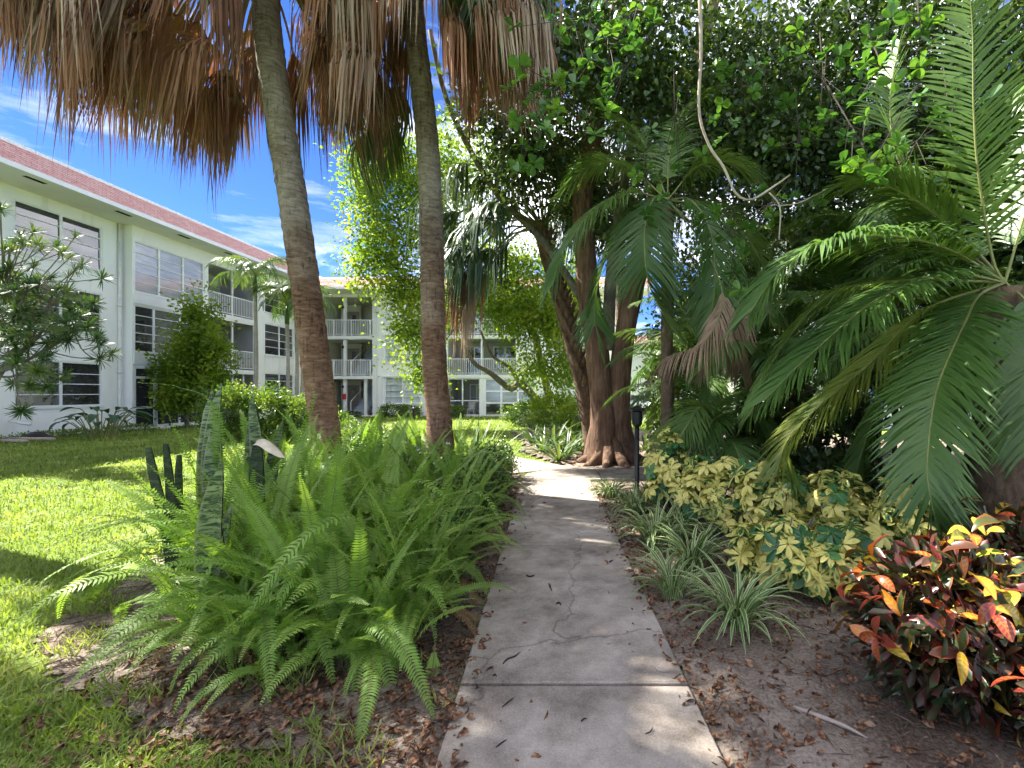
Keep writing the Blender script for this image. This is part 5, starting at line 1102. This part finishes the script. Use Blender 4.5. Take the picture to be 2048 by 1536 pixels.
# ------------------------------------------------------------------ hedge, shrub tree, slender palms, dracaena, broad-leaved plant on the left
leaf_mass('hedge', 'clipped hedge with bright yellow-green top in front of the long wing', 'hedge', [((-11.9, 15.6, .9), (.9, .7, .95)), ((-10.7, 15.7, .88), (.9, .7, .92)), ((-9.6, 15.7, .72), (.8, .7, .75)), ((-8.6, 15.6, .5), (.7, .6, .5))], 22000, .085, .34, MT['hedge'], 88)
leaf_mass('low_shrub', 'loose green shrub mass right of the hedge behind the leaning palm', 'shrub', [((-6.6, 12.5, .4), (.9, .6, .5)), ((-5.4, 11.4, .4), (.8, .6, .45))], 7000, .075, .34, MT['shrub'], 89)
stt = thing('shrub_tree', 'dense conical shrub tree against the screened bay of the long wing', 'tree', (-18.2, 21.2, 0))
sb = []
for (u, v, ru, rv, w) in ((400, 620, 22, 30, .5), (395, 670, 38, 35, .8), (385, 720, 48, 38, 1.0), (355, 745, 42, 32, .9), (420, 710, 40, 35, .8), (375, 790, 52, 28, 1.0), (410, 765, 45, 30, .8), (345, 800, 30, 22, .4)):
    s = 21.2 / FPX; sb.append((tuple(W(u, v, 21.2)), (ru * s, .7, rv * s), w))
grow(stt, None, [Vector((-18.2, 21.3, -.05)), W(372, 815, 21.3), W(385, 760, 21.3), W(395, 690, 21.3), W(400, 630, 21.3)], (.10, .04), sb, .15, .34, 42, 40, MT['oak'], MT['bark_grey'], .45, .1, True, 1, seed=45)
ADO = []
random.seed(66)
for k in range(4):
    mb = MB(); L = random.uniform(1.7, 2.1); pinnate(mb, arc(L, random.uniform(50, 75), random.uniform(-60, -25), 14, random.uniform(-10, 10)), 40, .62, .013, .15, 36, .45, .95, .016, 4, .1, .4, 1, 850 + k); ADO.append(mb.mesh('slender_frond', [MT['slender'], MT['rachis']]))
def slender_palm(label, x, y, h, n, seed, s=1.0, r=.085):
    random.seed(seed); t = thing('slender_palm', label, 'palm tree', (x, y, 0)); palm_trunk(t, [Vector((x, y, -.05)), Vector((x + .04, y, h * .5)), Vector((x, y, h))], r, r * .8, MT['ringstem'], 60, .4, .05, 10)
    mb = MB(); mb.tube([(x, y, h - .02), (x, y, h + .3), (x, y, h + .75)], [r * .95, r * 1.1, r * .5], 10); mb.obj('crownshaft', MT['feather'], t, smooth=True)
    for q in range(n): inst('frond', random.choice(ADO), t, (x, y, h + .7), (random.uniform(-.2, .2), random.uniform(-.6, .45), q * 2.4 + random.uniform(-.3, .3)), s * random.uniform(.85, 1.1))
slender_palm('slender ring-stemmed palm standing alone before the balconies', -14.1, 19.8, 5.75, 13, 67)
slender_palm('slender palm of the trio behind the leaning trunk, its left stem', -12.9, 20.0, 4.5, 9, 68, .85)
slender_palm('slender palm of the trio behind the leaning trunk, its middle stem', -12.65, 20.2, 5.0, 9, 69, .85)
slender_palm('slender palm of the trio, its right stem with fronds showing past the trunk', -12.3, 20.0, 4.7, 11, 70, .9)
# dracaena
random.seed(71); DRA = []
for k in range(4):
    mb = MB()
    for q in range(44):
        a = q * 2.4; e = random.uniform(-.4, 1.4); L = random.uniform(.18, .28); d = Vector((math.cos(a) * math.cos(e), math.sin(a) * math.cos(e), math.sin(e))); ax = ZUP.cross(d).normalized()
        mb.strip([d * .01, d * L * .4, d * L * .75 - ZUP * .01, d * L - ZUP * .03], [.006, .009, .007, .001], ax, .3)
    DRA.append(mb.mesh('leaf_rosette', [MT['dracaena']]))
dr = thing('dracaena_tree', 'branching dracaena with spiky rosettes reaching in from the left edge', 'tree', (-13.3, 10.2, 0))
rb = Vector((-13.3, 10.2, 0)); mb = MB(); mb.tube(curve([rb, rb + Vector((.1, 0, 1.2)), rb + Vector((.3, -.1, 2.4))], 8), [.09, .085, .08, .075, .07, .065, .06, .055], 8)
heads = []
for (u, v, n, sp) in ((20, 500, 17, 55), (60, 560, 17, 55), (110, 580, 10, 45), (50, 620, 17, 55), (100, 640, 16, 50), (30, 690, 15, 50), (90, 700, 10, 45), (150, 660, 6, 30), (60, 740, 6, 40), (-40, 560, 10, 60), (-40, 680, 10, 60)):
    c = W(u, v, 10.2); h = rb + Vector((random.uniform(.1, .4), 0, random.uniform(1.6, 2.4))); L = curve([h, h.lerp(c, .5) + Vector((0, random.uniform(-.2, .2), -.15)), c], 8); mb.tube(L, [.032 - .002 * q for q in range(8)], 6, False)
    for q in range(n):
        p = W(u + random.gauss(0, sp), v + random.gauss(0, sp * .7), 10.2 + random.gauss(0, .45)); a = L[random.randint(4, 7)]; mb.tube(curve([a, a.lerp(p, .5) + Vector((0, 0, -.06)), p], 5), [.014, .012, .011, .010, .009], 5, False); heads.append((p, (p - a).normalized()))
for px in ([(150, 670), (165, 700), (195, 720), (222, 708)], [(165, 700), (185, 695), (200, 690)], [(150, 665), (170, 680), (192, 678)]):
    P = [W(u, v, 10.0) for u, v in px]; mb.tube(curve(P, 8), [.014 - .0008 * q for q in range(8)], 5, False); heads.append((P[-1], Vector((1, 0, .3)).normalized()))
mb.obj('branches', MT['bark_grey'], dr)
for p, d in heads: inst('leaf_rosette', random.choice(DRA), dr, p, ((d + ZUP * .7).to_track_quat('Z', 'Y').to_matrix() @ Matrix.Rotation(random.uniform(0, 6), 3, 'Z')), random.uniform(.8, 1.3))
# broad-leaved plant by the wall
random.seed(72); BRD = []
for k in range(4):
    mb = MB(); mb.tube(curve([Vector((0, 0, 0)), Vector((.06, 0, .5)), Vector((.2, 0, .85))], 6), .016, 5, False, k=1); C = [Vector((.2, 0, .85)) + q for q in arc(.62, random.uniform(20, 50), random.uniform(-60, -20), 9)]; mb.strip(C, [.105 * q for q in (.15, .6, .9, 1, 1, .9, .7, .4, .02)], Vector((0, 1, 0)), .25); BRD.append(mb.mesh('broad_leaf', [MT['broad'], MT['rachis']]))
bp = thing('broadleaf_plant', 'clump of broad dark paddle leaves below the ground-floor window', 'plant', (-17.2, 16.6, 0))
for q in range(26):
    a = q * 2.4; r = random.uniform(.05, .4); inst('leaf', random.choice(BRD), bp, (-17.2 + math.cos(a) * r, 16.6 + math.sin(a) * r, -.01), (random.uniform(-.2, .2), random.uniform(-.1, .5), a + random.uniform(-.4, .4)), random.uniform(.8, 1.25))
leaf_mass('weedy_edging', 'weedy green strip along the foot of the long wing wall', 'plant', [((-19.2, 17.0, .08), (.5, 1.6, .16)), ((-18.9, 19.2, .1), (.5, 1.3, .2)), ((-19.4, 14.5, .06), (.4, 1.2, .14))], 3500, .09, .25, MT['shrub'], 91)
for (a, b, lab) in (((-19.3, 15.6, .08), (-17.6, 15.5, .08), 'weathered pale pipe lying on the soil by the wall'), ((-19.2, 15.2, .07), (-17.9, 15.0, .06), 'second pale pipe lying nearest the lawn')):
    mb = MB(); mb.tube([a, b], .06, 12, True); tag(mb.obj('loose_pipe', MT['vine'], smooth=True), lab, 'pipe', 'pipes lying by the wall')
mb = MB(); mb.tube(curve([(-19.2, 16.0, .05), (-18.6, 15.9, .12), (-18.0, 15.9, .05)], 8), [.05, .12, .16, .17, .16, .14, .1, .04], 8, True, .15); tag(mb.obj('black_bag', MT['black'], smooth=True), 'crumpled black bag on the soil beside the pipes', 'bag')
mb = MB(); mb.tube([(-19.9, 16.2, .62), (-19.1, 16.1, .52)], .05, 10); tag(mb.obj('wall_pipe', MT['pvc'], smooth=True), 'short white pipe sticking out low from the wing wall', 'pipe')
# ------------------------------------------------------------------ overhanging large-leaved branches
random.seed(73); ROS = []
for k in range(5):
    mb = MB()
    for q in range(random.choice((6, 7, 8))):
        a = q * 2.2 + random.uniform(-.3, .3); e = random.uniform(-.2, .75); L = random.uniform(.085, .125); d = Vector((math.cos(a) * math.cos(e), math.sin(a) * math.cos(e), math.sin(e))); ax = ZUP.cross(d).normalized(); w = L * .27
        mb.strip([d * .012, d * L * .3, d * L * .58, d * L * .82, d * L * .97 - ZUP * .008], [w * .25, w * .7, w, w * .9, w * .25], ax, .2)
    ROS.append(mb.mesh('leaf_whorl', [MT['bigleaf']]))
ov = thing('overhanging_tree', 'tree outside the frame whose glossy large-leaved branches hang into the top', 'tree', (6.2, 3.9, 0))
mb = MB(); mb.tube(curve([Vector((6.2, 3.9, -.05)), Vector((6.1, 3.9, 2.5)), Vector((5.4, 4.0, 4.6)), Vector((4.2, 4.1, 6.0)), Vector((2.0, 4.3, 6.3)), Vector((.8, 4.6, 5.9))], 30), [.2 - .15 * k / 29 for k in range(30)], 10, True, .05); mb.obj('trunk', MT['bark_grey'], ov, smooth=True)
mb = MB(); wh = []
for (u, v, Y, n, su, sv) in ((1215, 95, 4.4, 10, 30, 35), (1225, 175, 4.4, 8, 22, 30), (1110, 190, 4.6, 12, 40, 30), (1050, 200, 4.7, 9, 30, 30), (1075, 260, 4.7, 8, 30, 22), (1040, 320, 4.8, 5, 22, 20), (1160, 140, 4.5, 8, 35, 35), (1130, 60, 4.6, 8, 50, 30), (1260, 40, 4.5, 8, 40, 25),
                          (1760, 60, 3.6, 7, 40, 40), (1840, 60, 3.5, 6, 30, 30), (1770, 140, 3.6, 7, 40, 25), (1725, 290, 3.7, 8, 40, 40), (1735, 345, 3.6, 3, 15, 10), (1600, 300, 5.0, 9, 60, 60), (1530, 420, 5.5, 10, 60, 40), (1440, 470, 5.8, 6, 40, 30), (1650, 180, 4.6, 10, 70, 60), (1480, 180, 5.4, 12, 70, 70), (1350, 250, 5.8, 12, 60, 70), (1290, 330, 6.2, 10, 50, 50), (1460, 560, 5.6, 4, 20, 20), (1900, 250, 4.5, 8, 60, 80), (1800, 330, 4.6, 6, 50, 40)):
    c = W(u, v, Y); up_ = c + Vector((random.uniform(-.2, .6), random.uniform(.1, .7), random.uniform(.5, .9))); mb.tube(curve([up_, c.lerp(up_, .4), c], 6), [.008, .007, .006, .005, .004, .003], 5, False)
    for q in range(n):
        p = W(u + random.gauss(0, su), v + random.gauss(0, sv), Y + random.gauss(0, .18)); a = c.lerp(up_, random.uniform(0, .4)); mb.tube([a, a.lerp(p, .5), p], [.005, .004, .003], 4, False); wh.append(p)
mb.obj('branches', MT['twig_dark'], ov)
for p in wh: inst('leaf_whorl', random.choice(ROS), ov, p, (random.uniform(-.9, .9), random.uniform(-.9, .9), random.uniform(0, 6.28)), random.uniform(.75, 1.2))
mb = MB(); mb.tube(curve([W(1398, -60, 4.6), W(1402, 100, 4.5), W(1398, 220, 4.4), W(1418, 290, 4.4), W(1448, 335, 4.4), W(1470, 385, 4.4), W(1500, 400, 4.4), W(1540, 378, 4.45), W(1580, 350, 4.6)], 50), [.020 - .012 * k / 49 for k in range(50)], 8, True, .05)
mb.tube(curve([W(1538, 385, 4.45), W(1560, 415, 4.45), W(1558, 480, 4.5)], 10), .008, 6); mb.tube(curve([W(1556, 412, 4.45), W(1600, 405, 4.6), W(1660, 375, 4.8)], 10), .006, 6)
tag(mb.obj('hanging_vine', MT['vine'], smooth=True), 'pale woody vine hanging in a loop from the canopy', 'vine')
# ------------------------------------------------------------------ lamp post and bollards
g = GP(1274, 1005); t = thing('lamp_post', 'black garden lamp post at the path junction', 'lamp post', (g.x, g.y, 0)); x, y = g.x, g.y
mb = MB(); mb.tube([(x, y, 0), (x, y, .04), (x, y, 1.1)], [.045, .036, .034], 14); mb.obj('post', MT['black'], t, smooth=True)
mb = MB(); mb.tube([(x, y, 1.1), (x, y, 1.14), (x, y, 1.32), (x, y, 1.34)], [.05, .075, .085, .06], 14); h = mb.obj('lamp_head', MT['black'], t)
mb = MB(); mb.tube([(x, y, 1.345), (x, y, 1.36), (x, y, 1.41)], [.13, .12, .02], 16); mb.obj('cap', MT['black'], h)
t = thing('bollard_light', 'small dark bollard light on the lawn before the curtained window', 'bollard', (-10.2, 27.0, 0)); mb = MB(); mb.tube([(-10.2, 27, 0), (-10.2, 27, .55)], .08, 12); mb.obj('post', MT['black'], t)
mb = MB(); mb.tube([(-10.2, 27, .56), (-10.2, 27, .62), (-10.2, 27, .72), (-10.2, 27, .76)], [.06, .11, .11, .05], 12); mb.obj('cap', MT['black'], t)
# ------------------------------------------------------------------ grass, leaf litter, twigs
rng = np.random.default_rng(99)
def free_of_beds(x, y, fuzz=.12):
    m = np.ones(x.shape, bool); fx = x + fuzz * np.sin(y * 9 + x * 3) + rng.normal(0, fuzz * .6, x.shape); fy = y + rng.normal(0, fuzz * .6, x.shape)
    for p in (BED_FERN, BED_RIGHT, BED_TREE): m &= ~inpoly(fx, fy, p)
    for p in PATHPOLYS: m &= ~inpoly(x, y, p)
    return m
def grass(name, label, n, rmin, rmax, a0, a1, h0, wd):
    r = np.exp(rng.uniform(math.log(rmin), math.log(rmax), n)); a = rng.uniform(a0, a1, n); x = np.sin(a) * r; y = np.cos(a) * r
    k = free_of_beds(x, y) & (y > .8); x, y, r = x[k], y[k], r[k]; n = len(x)
    patch = .75 + .5 * (np.sin(x * 1.7 + 2 * np.sin(y * .9)) * np.sin(y * 2.1 + x) * .5 + .5); h = h0 * patch * (.5 + rng.random(n)) * (1 + r * .025); w = wd * (1 + r * .14) * (.6 + .8 * rng.random(n))
    th = rng.uniform(0, 2 * np.pi, n); ln = rng.uniform(.2, 1.3, n); d = np.stack([np.cos(th), np.sin(th), np.zeros(n)], 1); s = np.stack([-np.sin(th + .4), np.cos(th + .4), np.zeros(n)], 1); P = np.stack([x, y, np.full(n, -.005)], 1); z = np.array([0, 0, 1.0])
    h_, w_, l_ = h[:, None], w[:, None], ln[:, None]
    mid = P + z * h_ * .6 + d * h_ * l_ * .35; tip = P + z * h_ * (1 - .25 * l_) + d * h_ * l_ * .95
    V = np.stack([P - s * w_, P + s * w_, mid + s * w_ * .8, mid - s * w_ * .8, tip], 1).reshape(-1, 3); b = np.arange(n)[:, None] * 5
    F = np.concatenate([b + [0, 1, 2], b + [0, 2, 3], b + [3, 2, 4]], 0); me = np_mesh(name, V, F, MT['grass']); return tag(put(bpy.data.objects.new(name, me)), label, 'grass', kind='stuff')
grass('grass', 'short lawn grass in sun and shade', 170000, 2.0, 34, R(-62), R(8), .055, .0028)
# scattered tufts creeping into the front litter
k = 7500; x = rng.uniform(-4.1, -.75, k); y = rng.uniform(1.9, 4.0, k); dens = np.sin(x * 5 + 1) * np.sin(y * 8 + x * 2); m = (dens > .25) & ((y < 2.75) | (x < -3.0 - .25 * (y - 2.7))); x, y = x[m], y[m]; n = len(x); th = rng.uniform(0, 6.28, n); d = np.stack([np.cos(th), np.sin(th), .8 + rng.random(n)], 1)
V, F = leaf_cloud(np.stack([x, y, np.full(n, .03)], 1), d, .07 + .07 * rng.random(n), np.full(n, .004), .2); tag(put(bpy.data.objects.new('grass_tufts', np_mesh('grass_tufts', V, F, MT['grass']))), 'stray grass tufts among the front leaf litter', 'grass', kind='stuff')
def litter(name, label, poly, n, seed, dens, size=.05):
    r = np.random.default_rng(seed); P = np.array(poly); x = r.uniform(P[:, 0].min(), P[:, 0].max(), n); y = r.uniform(P[:, 1].min(), P[:, 1].max(), n); k = inpoly(x, y, poly) & (r.random(n) < dens(x, y)); x, y = x[k], y[k]
    for p in PATHPOLYS: q = ~inpoly(x, y, p) | (r.random(len(x)) < np.where((x < xl(y) + .10) | (x > xr(y) - .10), .4, .015)); x, y = x[q], y[q]
    z = np.array([soil_z(a, b) for a, b in zip(x, y)]) + .008 + .02 * r.random(len(x)); on = np.zeros(len(x), bool)
    for p in PATHPOLYS: on |= inpoly(x, y, p)
    z[on] = .062; m = len(x); th = r.uniform(0, 6.28, m); d = np.stack([np.cos(th), np.sin(th), r.normal(0, .3, m)], 1); L = size * (.35 + 1.1 * r.random(m) ** 1.5); V, F = leaf_cloud(np.stack([x, y, z], 1), d, L, L * (.2 + .15 * r.random(m)), .35, 1)
    return tag(put(bpy.data.objects.new(name, np_mesh(name, V, F, MT['litter']))), label, 'leaf litter', kind='stuff')
litter('leaf_litter', 'brown fallen leaves carpeting the soil in front of the ferns', [(-3.0, 2.0), (-.5, 1.6), (-.2, 2), (xl(4) + .4, 4), (xl(8) + .4, 8), (-1.5, 8), (-1.3, 4), (-2.6, 3.1)], 20000, 5, lambda x, y: np.where(x > -2.2, 1, .35) * np.where(y > 3, .45, 1))
litter('leaf_litter', 'sparse fallen leaves on the bed right of the path', [(xr(1) - .3, 1), (3.2, 1), (4, 4), (1.5, 7), (xr(8) - .3, 8)], 24000, 6, lambda x, y: np.where(x < xr(y) + .3, .9, .42) * .9, .05)
litter('leaf_litter', 'fallen leaves under the big tree beyond the junction', BED_TREE, 4000, 7, lambda x, y: np.full(x.shape, .6), .07)
rng = np.random.default_rng(8)
def straw(name, label, n, x0, x1, y0, y1, seed):
    r = np.random.default_rng(seed); x = r.uniform(x0, x1, n); y = r.uniform(y0, y1, n); k = inpoly(x, y, BED_FERN) | inpoly(x, y, BED_RIGHT)
    for p in PATHPOLYS: k &= ~inpoly(x, y, p)
    x, y = x[k], y[k]; n = len(x); z = np.array([soil_z(a, b) for a, b in zip(x, y)]) + .012; th = r.uniform(0, 6.28, n); d = np.stack([np.cos(th), np.sin(th), r.normal(0, .12, n)], 1)
    V, F = leaf_cloud(np.stack([x, y, z], 1), d, .04 + .12 * r.random(n), np.full(n, .0017), .2); tag(put(bpy.data.objects.new(name, np_mesh(name, V, F, MT['twig']))), label, 'leaf litter', kind='stuff')
straw('straw_litter', 'fine dry straw and twigs in the fern bed soil', 7000, -4.0, -.4, 1.9, 4.2, 9); straw('straw_litter', 'fine dry straw in the right bed soil', 1800, .2, 3.2, 1.6, 5.0, 10)
random.seed(74)
def fallen(name, lab, px, wpx, mat):
    P = [GP(u, v) for u, v in px]
    for p in P: p.z = (.064 if any(inpoly(np.array([p.x]), np.array([p.y]), q)[0] for q in PATHPOLYS) else soil_z(p.x, p.y) + .012)
    mb = MB(); mb.tube(curve(P, 10), [wpx / FPX * P[0].y / 2 * q for q in (.5, .8, 1, 1, 1, .95, .9, .8, .6, .3)], 6, True, .1); return tag(mb.obj(name, MT[mat], smooth=True), lab, 'twig' if 'twig' in name else 'leaf')
fallen('fallen_twig', 'long pale root-like twig on the soil near the croton', [(1580, 1432), (1640, 1455), (1690, 1475), (1735, 1500)], 9, 'vine')
fallen('fallen_twig', 'thin twig lying across the front leaf litter', [(720, 1330), (690, 1390), (640, 1440), (620, 1448)], 4, 'twig')
fallen('fallen_twig', 'pale twig at the lower end of the front litter', [(640, 1458), (680, 1470), (735, 1465)], 4, 'vine')
pods = [([(1006, 1350), (1014, 1340), (1030, 1334), (1040, 1325)], 'dark curled seed pod on the path beside the ferns'), ([(1004, 1440), (1016, 1430), (1028, 1420)], 'dark straight seed pod on the nearest slab'), ([(1310, 1352), (1318, 1364), (1336, 1366)], 'reddish curled pod near the path right edge'), ([(985, 1375), (990, 1372), (993, 1376)], 'tiny black pod on the white joint line'), ([(952, 1392), (955, 1398), (950, 1402)], 'small ring-shaped pod left of the joint line'),
        ([(1098, 1182), (1101, 1192), (1104, 1198)], 'small dark pod past the middle joint'), ([(1112, 1225), (1118, 1222), (1122, 1228)], 'small curled pod on the long slab'), ([(1212, 1305), (1216, 1308), (1222, 1306)], 'brown crumpled pod on the long slab'), ([(930, 1455), (936, 1446), (937, 1438)], 'thin dark curl near the path left edge'), ([(1290, 1496), (1300, 1492), (1306, 1482)], 'thin curled stem at the lower right of the path'), ([(992, 1524), (1004, 1514), (1014, 1508)], 'thin straight stem at the foot of the path'), ([(1162, 1470), (1168, 1464), (1174, 1464)], 'short pale-spot stem on the nearest slab'), ([(1218, 1138), (1222, 1136), (1226, 1134)], 'dark fleck near the far edge of the path'), ([(1052, 1165), (1060, 1168), (1070, 1165)], 'twiglet lying along the middle joint')]
for px, lab in pods: fallen('fallen_pod', lab, px, 3, 'taupe' if 'brown' in lab or 'red' in lab else 'black')
